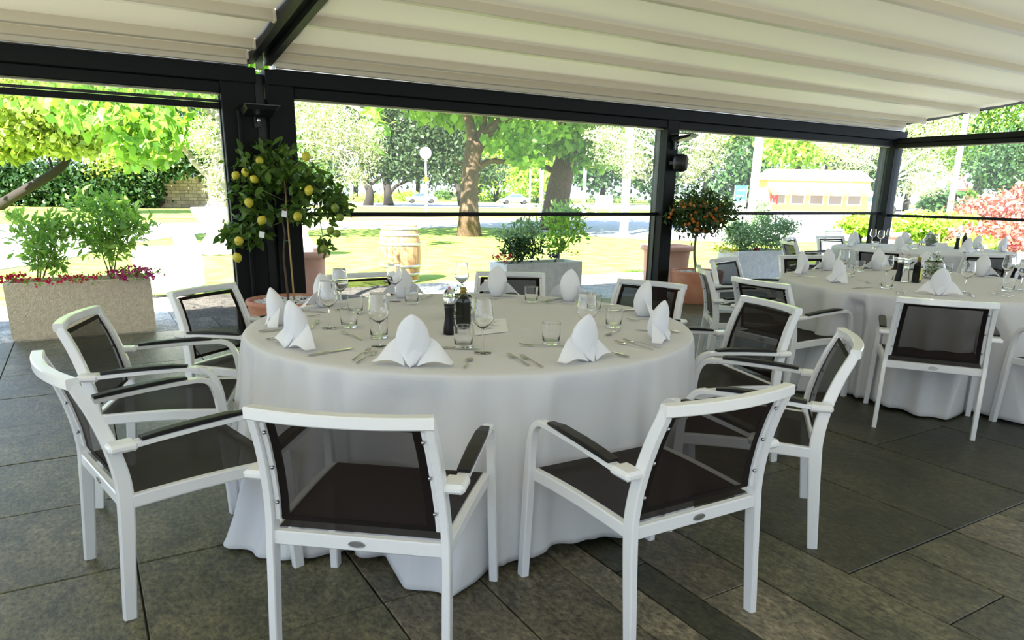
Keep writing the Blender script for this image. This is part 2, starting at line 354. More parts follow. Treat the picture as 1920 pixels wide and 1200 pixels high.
# retractable fabric roofs: cross slats and fabric fields
def zroof(y): return 2.615+.1036*(7.5-y)
slatY = [7.44]+[7.104-.8035*k for k in range(0, 13)]  # rearmost slats lie unseen behind the camera, added to block the sun
for x0, x1 in ((1.78,12.06),(-5.2,1.525)):
    ce = empty('ceiling', ((x0+x1)/2, 3.0, 2.9)); struct(ce); L2 = (x1-x0)/2; base = ce.location
    slat_me = MB()
    prof = [(-.030,-.016),(-.024,-.022),(.024,-.022),(.030,-.016),(.030,.062),(-.030,.062)]
    slat_me.rings([[(-L2,p[0],p[1]) for p in prof], [(L2,p[0],p[1]) for p in prof]], True, False); sm = slat_me.mesh('slat')
    cap = MB().box((-.012,-.034,-.026),(.012,.034,.066),.004).mesh('slat_end_cap')
    for i, y in enumerate(slatY):
        s = link('slat', sm, 'cream_paint', ce); s.location = (0, y-3.0, zroof(y)-2.9); s.rotation_euler = (-math.atan(.1036),0,0)
        for sd in (-1,1): c = link('end_cap', cap, 'cream_paint', s); c.location = (sd*L2,0,0)
    for i in range(len(slatY)-1):
        y0, y1 = slatY[i], slatY[i+1]
        fb = MB().grid(lambda u,v: (L2*(2*u-1), y0+(y1-y0)*v-3.0, zroof(y0+(y1-y0)*v)+.064-.034*max(0,min(1,(min(v,1-v)-.03)*2.6))**.6*(1+.25*math.sin(9*u+i))-2.9), 40, 10)
        fb.build('fabric_panel', 'roof_fabric', ce)
    pm = MB().box((-L2,7.448-3.0,2.538-2.9),(L2,7.70-3.0,2.70-2.9),.006); pm.build('front_valance', 'cream_paint', ce)
    tb = MB().tube([(-L2,7.446-3.0,2.545-2.9),(L2,7.446-3.0,2.545-2.9)], .010, 10); tb.build('edge_piping', 'steel', ce)
# clear roll-down screens
vinylmat('vinyl', .035, .035)
def window(n, axis, a, c, zbar, hb=.035, thick=.03, dbl=False):
    """screen between a and c along x (axis 0, plane y=7.60) or along y (axis 1, plane x=12.1)"""
    w = empty('window_%d' % n, (0,0,0)); struct(w)
    if axis == 0:
        w.location = ((a+c)/2, 7.60, 0); L2 = (c-a)/2
    else:
        w.location = (12.10, (a+c)/2, 0); w.rotation_euler = (0,0,-PI/2); L2 = (c-a)/2
    ztop = 2.295 if axis == 0 else 2.272
    MB().box((-L2,-.09,ztop),(L2,.10,2.40 if axis == 0 else 2.345),.01).build('screen_cassette', 'frame_dark', w)
    MB().add([(-L2,0,zbar),(L2,0,zbar),(L2,0,ztop),(-L2,0,ztop)], [(0,1,2,3)]).build('clear_pane', 'vinyl', w)
    MB().box((-L2,-.012,ztop-.012),(L2,.012,ztop),.002).build('hem_strip', 'cream_paint' , w)
    br = MB().box((-L2,-thick/2,zbar-hb/2),(L2,thick/2,zbar+hb/2),.006)
    br.build('bottom_bar', 'frame_dark', w)
    if dbl: MB().box((-L2,-.02,zbar+hb/2+.006),(L2,.02,zbar+hb/2+.03),.004).build('upper_bar', 'black', w)
    return w
window(1, 0, -5.05, 1.275, 2.185, .055, .06, True); window(2, 0, 1.955, 6.87, 1.185, .045); window(3, 0, 7.075, 12.0, 1.195, .045); window(4, 1, 3.2, 7.5, 1.165, .045); window(5, 1, -1.3, 3.15, 1.165)
# building behind the camera and its eaves (never in view, added to block the sun and close the terrace)
mat('render_wall', (.62,.60,.56), .9, bump=.2)
struct(MB().box((-6,-5.2,0),(14,-5.0,4.2)).build('wall_rear', 'render_wall'))
# ------------------------------------------------------------------ armchairs
def make_chair():
    root = empty('armchair')
    prof = [(-.283,0),(-.270,.14),(-.255,.30),(-.247,.40),(-.244,.47),(-.252,.55),(-.272,.645),(-.300,.735),(-.327,.80),(-.341,.835)]
    px = lambda z: .273-.003*(z/.42) if z < .42 else .270-.021*((z-.42)/.42)
    pp = catmull([(0,a,c) for a, c in prof], 3)
    for s in (-1, 1):
        MB().sweep([(s*px(p.z), p.y, p.z) for p in pp], .026, [.040+.010*min(1,p.z/.4) if p.z < .5 else .050-.014*((p.z-.5)/.34) for p in pp]).build('rear_leg', 'white_paint', root)
    # top rail, bowed backwards
    tr = [(x*.261, -.341-.034*(1-x*x), .838) for x in [-1+.1*i for i in range(21)]]
    MB().sweep(tr, .036, .040, (0,0,1)).build('top_rail', 'white_paint', root)
    py = lambda z: np.interp(z, [c for a, c in prof], [a for a, c in prof])
    for s in (-1, 1):
        zz = [.475+.335*i/9 for i in range(10)]
        st = MB().sweep([(s*(px(z)-.021), py(z)+.004, z) for z in zz], .016, .022).build('sling_strip', 'white_paint', root)
        for z in (.535,.655,.775):
            MB().lathe([(.0055,0),(.0055,.003),(.003,.005)], 8).mesh
            k = MB().ball((0,0,0), .0065, 8, 4).build('screw', 'screw', st); k.location = (s*(px(z)-.026), py(z)-.012, z)
    w = lambda z: px(z)-.030
    zs = [.470+.348*i/10 for i in range(11)]
    MB().grid(lambda u,v: ((2*u-1)*(w(.470+.348*v)), py(.470+.348*v)+.004+.002*math.sin(PI*u), .470+.348*v), 4, 14).build('back_sling', 'sling', root)
    hm = MB()
    for s in (-1,1): hm.grid(lambda u,v: (s*(w(.470+.348*v)-.026*u), py(.470+.348*v)+.0025, .470+.348*v), 1, 14)
    hm.grid(lambda u,v: ((2*u-1)*w(.47), py(.47+.016*v)+.0020, .47+.016*v), 2, 1); hm.grid(lambda u,v: ((2*u-1)*w(.81), py(.800+.018*v)+.0020, .800+.018*v), 2, 1)
    hm.build('sling_hem', 'sling_hem', root)
    # seat
    for s in (-1,1):
        MB().sweep([(s*(.270+.020*t), -.235+.515*t, .418+.012*math.sin(PI*t*.8)) for t in [i/8 for i in range(9)]], .024, .046).build('side_rail', 'white_paint', root)
    rr = MB().box((-.262,-.262,.395),(.262,-.236,.441),.004).build('rear_rail', 'white_paint', root)
    bd = MB().lathe([(.021,0),(.021,.003),(.019,.004),(.018,.0032),(.0165,.0035)], 20).build('badge', 'badge', rr); bd.rotation_euler = (PI/2,0,0); bd.scale = (1.25,.55,1); bd.location = (0,-.2615,.418)
    MB().box((-.285,.262,.398),(.285,.288,.428),.004).build('front_rail', 'white_paint', root)
    sl = lambda u,v: ((2*u-1)*(.255+.020*v), -.228+.515*v, .440+.010*math.sin(PI*v*.8)-.010*(1-(2*u-1)**2)*math.sin(PI*v))
    MB().grid(sl, 10, 12).build('seat_sling', 'seat_sling', root)
    # front legs, arms
    ap = catmull([(.305,0),(.300,.20),(.296,.40),(.288,.52),(.270,.605),(.235,.640),(.190,.648)], 3)if False else None
    fl = [(.312,0),(.306,.16),(.300,.32),(.296,.44),(.288,.54),(.270,.605),(.242,.636),(.205,.646)]
    fp = catmull([(0,a,c) for a, c in fl], 3)
    for s in (-1,1):
        MB().sweep([(s*(.316-.010*min(1,p.z/.5)), p.y, p.z) for p in fp], .032, [.040-.016*min(1,max(0,(p.z-.40)/.24)) for p in fp]).build('front_leg', 'white_paint', root)
        ar = [(s*.306,.215,.6455),(s*.306,.12,.645),(s*.306,0,.640),(s*.306,-.12,.632),(s*.306,-.215,.624)]
        arm = MB().sweep(ar, .036, .020).build('arm', 'white_paint', root)
        bk = MB().box((s*.300-.042 if s > 0 else s*.300-.030,-.285,.607),(s*.300+.030 if s > 0 else s*.300+.042,-.195,.637),.010).build('arm_bracket', 'white_paint', root)
        MB().sweep([(s*.306,.165,.661),(s*.306,.10,.663),(s*.306,-.02,.657),(s*.306,-.12,.649),(s*.306,-.185,.642)], [.030,.042,.044,.042,.040], [.010,.016,.017,.016,.012]).build('arm_pad', 'pad', root)
    return root
T1 = Vector((1.66,3.17,0)); T2 = Vector((5.79,3.18,0)); T3 = Vector((9.8,5.55,0)); ZT, RT = .785, 1.105
CH0 = make_chair(); _used = [False]
def chair(x, y, deg, label, group):
    o = CH0 if not _used[0] else copy_tree(CH0); _used[0] = True
    o.location = (x, y, 0); o.rotation_euler = (0,0,math.radians(deg)); return tag(o, 'white-framed brown mesh armchair '+label, 'chair', group)
g1 = 'armchairs around the nearest round table'; g2 = 'armchairs around the second round table'; g3 = 'armchairs around the rear corner table'
seats1 = [(.744,2.043,-39.0,'nearest the camera, its back turned, left of centre'),
 (1.612,1.743,-1.0,'nearest the camera, its back turned, right of centre'),
 (.196,2.80,-78.3,'frontmost of the three along the left edge'),
 (.262,3.70,-107.6,'second of three on the left, before the beige planter'),
 (.798,4.323,-141.2,'at rear left beside the potted lemon tree'),
 (1.698,4.60,-177.7,'across the nearest table, below the wine barrel'),
 (2.534,4.306,145.7,'across the nearest table, in front of the grey planter'),
 (3.004,3.588,109.0,'far right of the nearest table, before the dark post'),
 (2.965,2.755,75.3,'right of the nearest table, facing left, behind another chair'),
 (2.505,2.042,40.7,'front right, turned away, beside the nearest table')]
for x, y, a, l in seats1: chair(x, y, a, l, g1)
seats2 = [(4.646,2.447,-56.2,'at the second table, its back squarely to the camera'),
 (4.454,3.408,-93.2,'left of the second table, seen over a nearer chair back')]
for a, l, r in ((142,'seen edge-on beside the kumquat pot',1.42),(106,'behind the edge-on chair, before the right-hand planter',1.42),(70,'across the second table at its far left',1.40),(34,'across the second table, hidden by its glasses',1.40),(-2,'at the far right side of the second table',1.40),(-110,'cut by the right image edge at the second table',1.46)):
    t = math.radians(a); seats2.append((T2.x+r*math.cos(t), T2.y+r*math.sin(t), a+90, l))
seats2[-1] = (5.28,1.80,-22,seats2[-1][3])
for x, y, a, l in seats2: chair(x, y, a, l, g2)
seats3 = []
for a, r, l in ((196,1.45,'at the rear corner table, dark back left of the oil bottle'),(232,1.45,'at the rear corner table, dark back behind a tall wine glass'),(148,1.45,'left of the rear corner table, by the grey bollard'),(268,1.45,'at the rear corner table, farthest right'),(112,1.4,'behind the rear corner table, in front of the corner post'),(76,1.4,'behind the rear corner table, against the red shrubs')):
    t = math.radians(a); seats3.append((T3.x+r*math.cos(t), T3.y+r*math.sin(t), a+90, l)); chair(*seats3[-1], g3)

# ------------------------------------------------------------------ tables and cloths
mat('plywood', (.35,.24,.14), .6)
def table(c, label, seed, hem, chairs):
    lim = []
    for x, y, a, _ in chairs:
        ca, sa = math.cos(math.radians(a)), math.sin(math.radians(a))
        for lx in [-.33+.066*k for k in range(11)]:
            for ly in ((.335,) if abs(lx) > .28 else (.31,)):
                qx, qy = x+ca*lx-sa*ly-c.x, y+sa*lx+ca*ly-c.y; lim.append((math.atan2(qy,qx), math.hypot(qx,qy)-.020)) if abs(lx) > .28 else None

    t = empty('round_table', c, 0, 'round wooden table standing under the white cloth '+label, 'table', 'round tables under the cloths')
    MB().lathe([(1.07,ZT-.024),(1.078,ZT-.020),(1.078,ZT-.006),(1.074,ZT-.003)], 64).build('tabletop', 'plywood', t)
    for k in range(4):
        a = PI/4+k*PI/2; MB().tube([(.72*math.cos(a),.72*math.sin(a),ZT-.03),(.75*math.cos(a),.75*math.sin(a),0)], .022, 8).build('leg', 'black', t)
    rg = random.Random(seed); ph = [(rg.uniform(0,6.28), n, rg.uniform(.4,1)) for n in (7,13,19,23,31,38,47)]
    NT, NS = 520, 44
    ha, hr, hz = zip(*sorted(hem)); ha = list(ha); hr = list(hr); hz = list(hz)
    ha2 = [ha[-1]-360]+ha+[ha[0]+360]; hr2 = [hr[-1]]+hr+[hr[0]]; hz2 = [hz[-1]]+hz+[hz[0]]
    def fn(u, v):
        th = 2*PI*u; deg = math.degrees(th)
        if v < .35:
            r = RT*.985*(v/.35)
            cz = .0012*math.exp(-((r*math.cos(th-.5))/.012)**2)+.0012*math.exp(-((r*math.sin(th-.5)-.25)/.012)**2)
            return (r*math.cos(th), r*math.sin(th), ZT+cz)
        s = (v-.35)/.65
        if s < .08:
            k = s/.08*PI/2; return ((RT-.017+.017*math.sin(k))*math.cos(th), (RT-.017+.017*math.sin(k))*math.sin(th), ZT-.017*(1-math.cos(k)))
        s = (s-.08)/.92
        fold = sum(w*math.sin(n*th+p+.7*s*math.sin(3*th+p)) for p, n, w in ph)/2.6
        R1 = np.interp(deg, ha2, hr2); zh = np.interp(deg, ha2, hz2)
        fold = fold/(1+.35*abs(fold)); amp = .056*(s**.40)*(.9+.35*math.sin(2*th+1))
        r = RT+(R1-RT)*(s**1.6)+amp*fold+.010*s+.005*(math.exp(-((deg-285-2*s)/.9)**2)+math.exp(-((deg-258+4*s)/.9)**2))
        z = (ZT-.017)*(1-s)+zh*s
        for la, lr in lim:
            dth = abs((th-la+PI) % (2*PI)-PI)
            if dth < .22: r = min(r, lr+max(0,dth-.03)*1.6+.25*max(0,.25-s))
        if s < .07: r = max(r, 1.102)
        if s > .86:
            q = (s-.86)/.14; z = max(z, .006+.010*(1+fold)*(1-abs(2*q-1)*.5))
        return (r*math.cos(th), r*math.sin(th), max(z, .006))
    cl = MB().grid(fn, NT, NS, True, True).build('tablecloth', 'linen'); cl.location = c
    tag(cl, 'white floor-length cloth on the round table '+label, 'tablecloth', 'white floor-length tablecloths')
    md = cl.modifiers.new('solid','SOLIDIFY'); md.thickness = .0016; md.offset = 1
    return cl
base_hem = [(0,1.16,.02),(40,1.16,.02),(80,1.16,.02),(120,1.16,.02),(150,1.18,.02),(180,1.24,.008)]
table(T1, 'nearest the camera', 3, base_hem+[(196,1.33,.004),(208,1.28,.006),(216,1.10,.03),(224,1.10,.03),(231,1.30,.004),(241,1.28,.004),(247,1.16,.03),(256,1.10,.06),(268,1.06,.055),(278,1.08,.02),(286,1.14,.02),(293,1.30,.006),(301,1.14,.02),(330,1.14,.02)], seats1)
table(T2, 'at right behind the nearest one', 5, base_hem+[(200,1.14,.03),(212,1.24,.012),(222,1.30,.006),(232,1.22,.02),(246,1.28,.008),(262,1.16,.02),(300,1.16,.02)], seats2)
table(T3, 'in the rear corner', 8, base_hem+[(210,1.15,.02),(240,1.15,.02),(270,1.15,.02),(300,1.16,.02)], seats3)
# ------------------------------------------------------------------ tableware
glassmat('clear_glass', (1,1,1)); mat('paper', (.86,.86,.88), .8); mat('print', (.12,.12,.16), .8)
mat('gold_cap', (.22,.17,.03), .4, .5); mat('olive_glass', (.006,.007,.003), .12, spec=.4); mat('bottle_label', (.75,.70,.10), .6); mat('mill_black', (.006,.0055,.005), .35, spec=.3)
mat('pink_knob', (.55,.2,.25), .4); leafmat('herb', (.10,.22,.04), .3, .4)
def rprof(outer, inner):  # closed glass shell: outer up, inner down
    return outer + inner[::-1]
def wine_glass():
    r = empty('wine_glass')
    o = [(.004,.100),(.018,.106),(.036,.124),(.0455,.140),(.0435,.165),(.039,.195),(.0348,.2235),(.0345,.225)]
    i = [(.0005,.104),(.017,.1085),(.035,.126),(.0440,.1405),(.0420,.165),(.0375,.195),(.0336,.2232),(.0335,.2248)]
    MB().lathe(o+i[::-1], 28, cap0=True, cap1=True).build('bowl', 'clear_glass', r)
    MB().lathe([(.0065,.004),(.0042,.012),(.0038,.05),(.0040,.09),(.006,.1005)], 10).build('stem', 'clear_glass', r)
    MB().lathe([(.036,0),(.0365,.0016),(.020,.003),(.007,.005)], 28).build('foot', 'clear_glass', r); return r
def tumbler():
    o = [(.036,0),(.0375,.0006),(.038,.002),(.0381,.004),(.0405,.045),(.0419,.0915),(.042,.093)]; i = [(.0005,.013),(.032,.013),(.0335,.0132),(.036,.016),(.0385,.045),(.0404,.0912),(.0405,.0928)]
    return MB().lathe(o+i[::-1], 28).build('water_tumbler', 'clear_glass')
def napkin():
    r = empty('napkin'); H = .19
    T = [0,.12,.25,.4,.55,.7,.82,.91,.965,1.0]; A = [.030,.042,.053,.061,.063,.055,.043,.028,.015,.003]; Bd = [.034,.042,.047,.047,.043,.036,.027,.017,.009,.002]; S = [-.004,0,.003,.003,0,-.004,-.010,-.015,-.018,-.020]
    b = MB(); n = 28; rings = []
    for t, a, d, s in zip(T, A, Bd, S):
        ring = []
        for k in range(n):
            th = 2*PI*k/n; cr = 1+.05*math.cos(3*th+5*t)+(.10*math.exp(-((th-(4.2+1.1*t))/.18)**2)) - .08*math.exp(-((th-(4.55+1.1*t))/.14)**2)
            ring.append((a*cr*math.cos(th), d*cr*math.sin(th)+s, H*t))
        rings.append(ring)
    b.rings(rings, True, True); b.build('hood', 'napkin_cloth', r)
    for s in (-1,1):
        def fn(u, v):
            y = (.030-.082*v)*(1-.45*u)-.014*u; z = (1-u)**1.15*.100*(1-v)**.9+.034*math.sin(PI*min(1,u*1.05))*(1-.45*v)+.010*u**3+.002
            return (s*(.022+.016*math.sin(PI*v)*(1-u)+.128*u), y, max(.0015, z))
        wg = MB().grid(fn, 14, 8).build('wing', 'napkin_cloth', r)
    MB().grid(lambda u,v: ((2*u-1)*(.004+.044*(1-v)**.8), -.036-.026*v+.010*(2*u-1)**2, .074*(1-v)**1.3+.0015), 8, 7).build('front_fold', 'napkin_cloth', r); return r
def cut_fork():
    b = MB(); pts = [(0,0,.002),(.02,0,.003),(.06,0,.0045),(.10,0,.0075),(.125,0,.008),(.142,0,.0045)]
    b.sweep(pts, [.010,.009,.007,.0055,.0055,.012], [.0026]*6, (0,1,0))
    b.sweep([(.139,0,.0050),(.146,0,.0040),(.156,0,.0035)], [.010,.021,.023], [.0018]*3, (0,1,0))
    for k in range(4): y = -.0093+.0062*k; b.sweep([(.154,y,.0035),(.175,y,.005),(.200,y*.92,.0095)], [.0036,.0034,.0022], [.0016]*3, (0,1,0))
    return b.mesh('fork')
def cut_knife():
    b = MB(); b.sweep([(0,0,.004),(.03,0,.0045),(.08,0,.004),(.10,0,.003)], [.011,.012,.010,.008], [.007,.008,.007,.005], (0,1,0))
    b.sweep([(.098,0,.003),(.11,.001,.003),(.15,.002,.003),(.19,.001,.003),(.212,-.004,.003)], [.008,.017,.019,.016,.004], [.002]*5, (0,1,0)); return b.mesh('knife')
def cut_spoon():
    b = MB(); b.sweep([(0,0,.002),(.02,0,.003),(.06,0,.006),(.10,0,.006),(.115,0,.004)], [.010,.009,.006,.0045,.008], [.0026]*5, (0,1,0))
    b.grid(lambda u,v: (.112+.045*u, (2*v-1)*.016*math.sqrt(max(0,1-(2*u-1)**2))+.0, .0018+.006*((2*u-1)**2*.6+(2*v-1)**2*.4)), 10, 6); return b.mesh('spoon')
ME = {'fork': cut_fork(), 'knife': cut_knife(), 'spoon': cut_spoon()}
TOPZ = ZT+.0016+.0012
NAP0, WG0, TB0 = napkin(), wine_glass(), tumbler()
_first = {}
def place(proto, name, p, rz, label, cat, group, sc=1.0):
    o = proto if name not in _first else copy_tree(proto); _first[name] = 1
    o.location = (p[0], p[1], TOPZ); o.rotation_euler = (0,0,rz); o.scale = (sc,sc,sc); return tag(o, label, cat, group)
TN = {1:'nearest table', 2:'second table', 3:'rear corner table'}; TC = {1:T1, 2:T2, 3:T3}
def inside(p, c, lim):
    d = Vector((p[0]-c.x, p[1]-c.y)); 
    if d.length > lim: d = d.normalized()*lim
    return (c.x+d.x, c.y+d.y)
def nap(t, x, y, where, lim=.96):
    p = inside(gz(x, y, ZT), TC[t], lim); a = math.atan2(p[1]-TC[t].y, p[0]-TC[t].x)
    place(NAP0, 'nap', p, a+PI/2+random.uniform(-.2,.2), 'white folded standing napkin on the '+TN[t]+', '+where, 'napkin', 'folded napkins on the '+TN[t], random.uniform(.95,1.04))
def wine(t, x, y, where):
    p = inside(gz(x, y, ZT), TC[t], 1.0); place(WG0, 'wg', p, 0, 'clear stemmed wine glass on the '+TN[t]+', '+where, 'wine glass', 'wine glasses on the '+TN[t])
def tumb(t, x, y, where):
    p = inside(gz(x, y, ZT), TC[t], 1.0); place(TB0, 'tb', p, 0, 'clear water tumbler on the '+TN[t]+', '+where, 'tumbler', 'tumblers on the '+TN[t])
_occ = []
def cut(t, kind, hx, hy, tx, ty, where):
    h = gz(hx, hy, ZT); q = gz(tx, ty, ZT); a = math.atan2(q.y-h.y, q.x-h.x); mid = (h+q)/2; half = {'fork':.1,'knife':.106,'spoon':.08}[kind]
    mid = inside(mid, TC[t], .93); p = (mid[0]-half*math.cos(a), mid[1]-half*math.sin(a))
    o = link(kind, ME[kind], 'cutlery_steel'); o.location = (p[0], p[1], TOPZ); o.rotation_euler = (0,0,a)
    tag(o, 'steel '+kind+' on the '+TN[t]+', '+where, kind, kind+'s on the '+TN[t])
# nearest table
for x, y, w in ((770,688,'front, left of the pepper mill'),(1097,676,'front right, before the tall chair'),(540,652,'frontmost at the left edge'),(503,610,'left edge, second from front'),(592,574,'beside the lemon pot'),(740,553,'in front of the wine barrel'),(937,550,'in front of the grey planter'),(1105,557,'left of the dark post'),(1228,592,'right edge, farther of two'),(1256,640,'right edge, nearer of two')): nap(1, x, y, w)
for x, y, w in ((712,650,'front left of the black mill'),(618,616,'leftmost'),(640,581,'behind the leftmost glass'),(741,566,'before the barrel'),(866,562,'behind the mill and oil bottle'),(905,662,'just right of the oil bottle'),(1098,646,'far right, behind a napkin')): wine(1, x, y, w)
for x, y, w in ((655,614,'left, between two wine glasses'),(711,634,'behind the front left wine glass'),(667,588,'rear left'),(772,570,'beside the barrel-side napkin'),(869,652,'before the oil bottle'),(1033,645,'alone right of the menu card'),(1150,614,'right, beside the rightmost napkins'),(996,567,'far side before the grey planter'),(1113,584,'behind the rightmost wine glass')): tumb(1, x, y, w)
for k, a, w in (('fork',(651,684,703,652),'upper of the crossed pair at front left'),('fork',(656,690,714,657),'lower of the crossed pair at front left'),('fork',(691,643,632,621),'beside the front left wine glass'),('fork',(573,630,605,594),'near the leftmost wine glass'),('knife',(557,673,673,653),'lying before the frontmost left napkin'),('knife',(475,643,583,622),'under the frontmost left napkin'),('knife',(458,625,530,619),'at the extreme left edge'),('knife',(526,581,615,587),'near the lemon pot'),('fork',(539,592,590,594),'left rear, beside a long knife'),('spoon',(867,699,885,668),'front edge below the oil bottle'),('knife',(815,654,887,656),'beside the front tumbler'),('fork',(1006,695,940,660),'left of the pair at front centre'),('fork',(1032,698,965,663),'right of the pair at front centre'),('fork',(1059,651,974,649),'below the lone tumbler'),('fork',(1240,659,1140,641),'lower of the pair at front right'),('fork',(1260,658,1149,636),'upper of the pair at front right'),('knife',(1196,676,1120,655),'under the front right napkin'),('spoon',(1162,621,1137,631),'below the right tumbler'),('fork',(1237,604,1184,602),'between the two right-edge napkins'),('knife',(1300,627,1189,619),'reaching the right edge'),('knife',(1207,582,1170,584),'far right, by the farther napkin'),('fork',(1170,571,1125,577),'far right, behind a tumbler'),('fork',(1071,571,1017,569),'far side, right of centre'),('knife',(1071,557,1021,565),'far side, behind a fork'),('fork',(952,558,929,561),'far side, under the middle napkin'),('fork',(789,563,810,556),'far side, left of the green bowl')): cut(1, k, *a, w)
def mill(p, label, group, mt='mill_black'):
    r = empty('pepper_mill', (p[0],p[1],TOPZ), 0, label, 'pepper mill', group)
    MB().lathe([(.029,0),(.030,.004),(.028,.03),(.023,.065),(.0205,.09),(.023,.12),(.0255,.142)], 24).build('body', mt, r)
    MB().lathe([(.026,.142),(.0265,.146),(.0265,.170),(.025,.174)], 24).build('steel_collar', 'steel', r)
    MB().lathe([(.024,.174),(.0265,.184),(.024,.197),(.014,.207),(.004,.210)], 20).build('clear_dome', 'clear_glass', r)
    k = MB().ball((0,0,.215), .007, 10, 6).build('knob', 'pink_knob', r); return r
def oil_bottle(p, label, group, rz=.3, lab=False):
    r = empty('oil_bottle', (p[0],p[1],TOPZ), rz, label, 'bottle', group)
    b = MB(); rings = []
    for w, z, c in ((.026,0,.2),(.0275,.004,.2),(.0275,.13,.2),(.024,.145,.4),(.014,.160,.6),(.0125,.175,.6)):
        q = w*c; rings.append([(-w+q,-w,z),(w-q,-w,z),(w,-w+q,z),(w,w-q,z),(w-q,w,z),(-w+q,w,z),(-w,w-q,z),(-w,-w+q,z)])
    b.rings(rings, True, False); b.build('body', 'olive_glass', r)
    MB().lathe([(.0155,.168),(.0160,.170),(.0160,.176)], 16).build('neck_ring', 'gold_cap', r); MB().lathe([(.0145,.176),(.015,.178),(.015,.196),(.013,.199)], 16).build('cap', 'gold_cap', r)
    if lab: MB().box((.0276,-.020,.02),(.0284,.020,.115)).build('yellow_label', 'bottle_label', r); MB().box((-.020,-.0284,.02),(.020,-.0276,.115)).build('yellow_label', 'bottle_label', r)
    return r
def herb_bowl(p, label, group, sc=1.0):
    r = empty('glass_bowl', (p[0],p[1],TOPZ), 0, label, 'bowl', group); r.scale = (sc,sc,sc)
    o = [(.035,0),(.060,.012),(.080,.045),(.082,.075),(.068,.110),(.058,.122)]; i = [(.001,.004),(.033,.004),(.058,.015),(.0775,.046),(.0795,.075),(.066,.109),(.0565,.1215)]
    MB().lathe(o+i[::-1], 28).build('bowl', 'clear_glass', r)
    rg = np.random.default_rng(5); N = 300; P = rg.normal(0,1,(N,3)); P /= np.linalg.norm(P,axis=1)[:,None]; P *= (.066*rg.random((N,1))**.4); P[:,2] = P[:,2]*.8+.062
    P2 = rg.random((70,3))*[.10,.10,.10]-[.05,.05,-.08]; P = np.vstack([P,P2])
    h = link('herb_sprigs', quads_mesh('herb_sprigs', leaf_quads(P, .016, .009, rg)), 'herb', r); h['kind'] = 'stuff'
    return r
def leaf_quads(P, L, W, rg, droop=0.0, up=None):
    N = len(P); a = rg.normal(0,1,(N,3)); a[:,2] -= droop
    if up is not None: a += up
    a /= np.linalg.norm(a,axis=1)[:,None]; b = np.cross(a, rg.normal(0,1,(N,3))); b /= (np.linalg.norm(b,axis=1)[:,None]+1e-9)
    s = rg.uniform(.7,1.3,(N,1)); n = np.cross(a,b)
    return np.stack([P, P+a*L*s*.5+b*W*s*.5+n*L*.06, P+a*L*s, P+a*L*s*.5-b*W*s*.5+n*L*.06], axis=1)
mill(gz(843,627,ZT), 'black pepper mill with steel collar on the nearest table', 'pepper mills'); oil_bottle(gz(869,617,ZT), 'dark square oil bottle with gold cap beside the nearest black mill', 'oil bottles')
herb_bowl(gz(862,598,ZT), 'round glass bowl of green sprigs on the nearest table', 'herb bowls')
mc = MB(); c4 = [gz(884,602,ZT), gz(948,598,ZT), gz(953,623,ZT), gz(891,630,ZT)]
mc.add([(p.x,p.y,TOPZ+.0004) for p in c4]+[(p.x,p.y,TOPZ+.0012) for p in c4], [(3,2,1,0),(4,5,6,7),(0,1,5,4),(1,2,6,5),(2,3,7,6),(3,0,4,7)])
card = tag(mc.build('menu_card', 'paper'), 'white printed menu card lying right of the oil bottle', 'menu')
for k in range(6):
    u0 = .18+.10*k; A = c4[0].lerp(c4[3], u0); B = c4[1].lerp(c4[2], u0); a0, b0 = .2+.08*(k % 2), .8-.1*(k % 3)
    p0, p1 = A.lerp(B, a0), A.lerp(B, b0); dv = (c4[3]-c4[0])*.022
    MB().add([(p0.x,p0.y,TOPZ+.0014),(p1.x,p1.y,TOPZ+.0014),(p1.x+dv.x,p1.y+dv.y,TOPZ+.0014),(p0.x+dv.x,p0.y+dv.y,TOPZ+.0014)], [(0,1,2,3)]).build('print_line', 'print', card)
# second table
for x, y, w in ((1484,512,'leftmost'),(1514,503,'second from left, rear'),(1570,530,'front left'),(1604,497,'far side, left of centre'),(1760,553,'front centre over the square chair back'),(1850,517,'right of centre'),(1727,500,'behind the oil bottle')): nap(2, x, y, w)
for x, y, w in ((1577,519,'left, behind a napkin'),(1658,534,'left of the mills'),(1808,549,'right of the green bowl'),(1884,533,'far right'),(1913,545,'cut by the right image edge')): wine(2, x, y, w)
for x, y, w in ((1662,541,'under the bowl of the left wine glass'),(1592,518,'beside the leftmost wine glass'),(1611,509,'far left side'),(1774,513,'right of the green bowl'),(1889,546,'far right, before a wine glass')): tumb(2, x, y, w)
for k, a, w in (('knife',(1476,518,1529,521),'leftmost'),('fork',(1498,508,1535,511),'left, behind the leftmost knife'),('fork',(1600,525,1641,534),'behind the front left napkin'),('knife',(1593,542,1641,539),'front left edge'),('fork',(1683,556,1683,545),'left of two upright beside the mills'),('fork',(1694,558,1694,546),'right of two upright beside the mills'),('fork',(1915,563,1837,548),'lower of two at front right'),('fork',(1918,560,1852,546),'upper of two at front right'),('spoon',(1831,561,1813,551),'front right, green glint'),('knife',(1590,505,1640,508),'far side')): cut(2, k, *a, w)
mill(gz(1684,527,ZT), 'black pepper mill on the second table, beside a clear one', 'pepper mills'); mill(gz(1696,529,ZT), 'clear glass salt mill between black mill and oil bottle', 'pepper mills', 'clear_glass')
oil_bottle(gz(1717,530,ZT), 'dark oil bottle with yellow label on the second table', 'oil bottles', .2, True); herb_bowl(gz(1746,522,ZT), 'round glass bowl of green sprigs on the second table', 'herb bowls', 1.15)
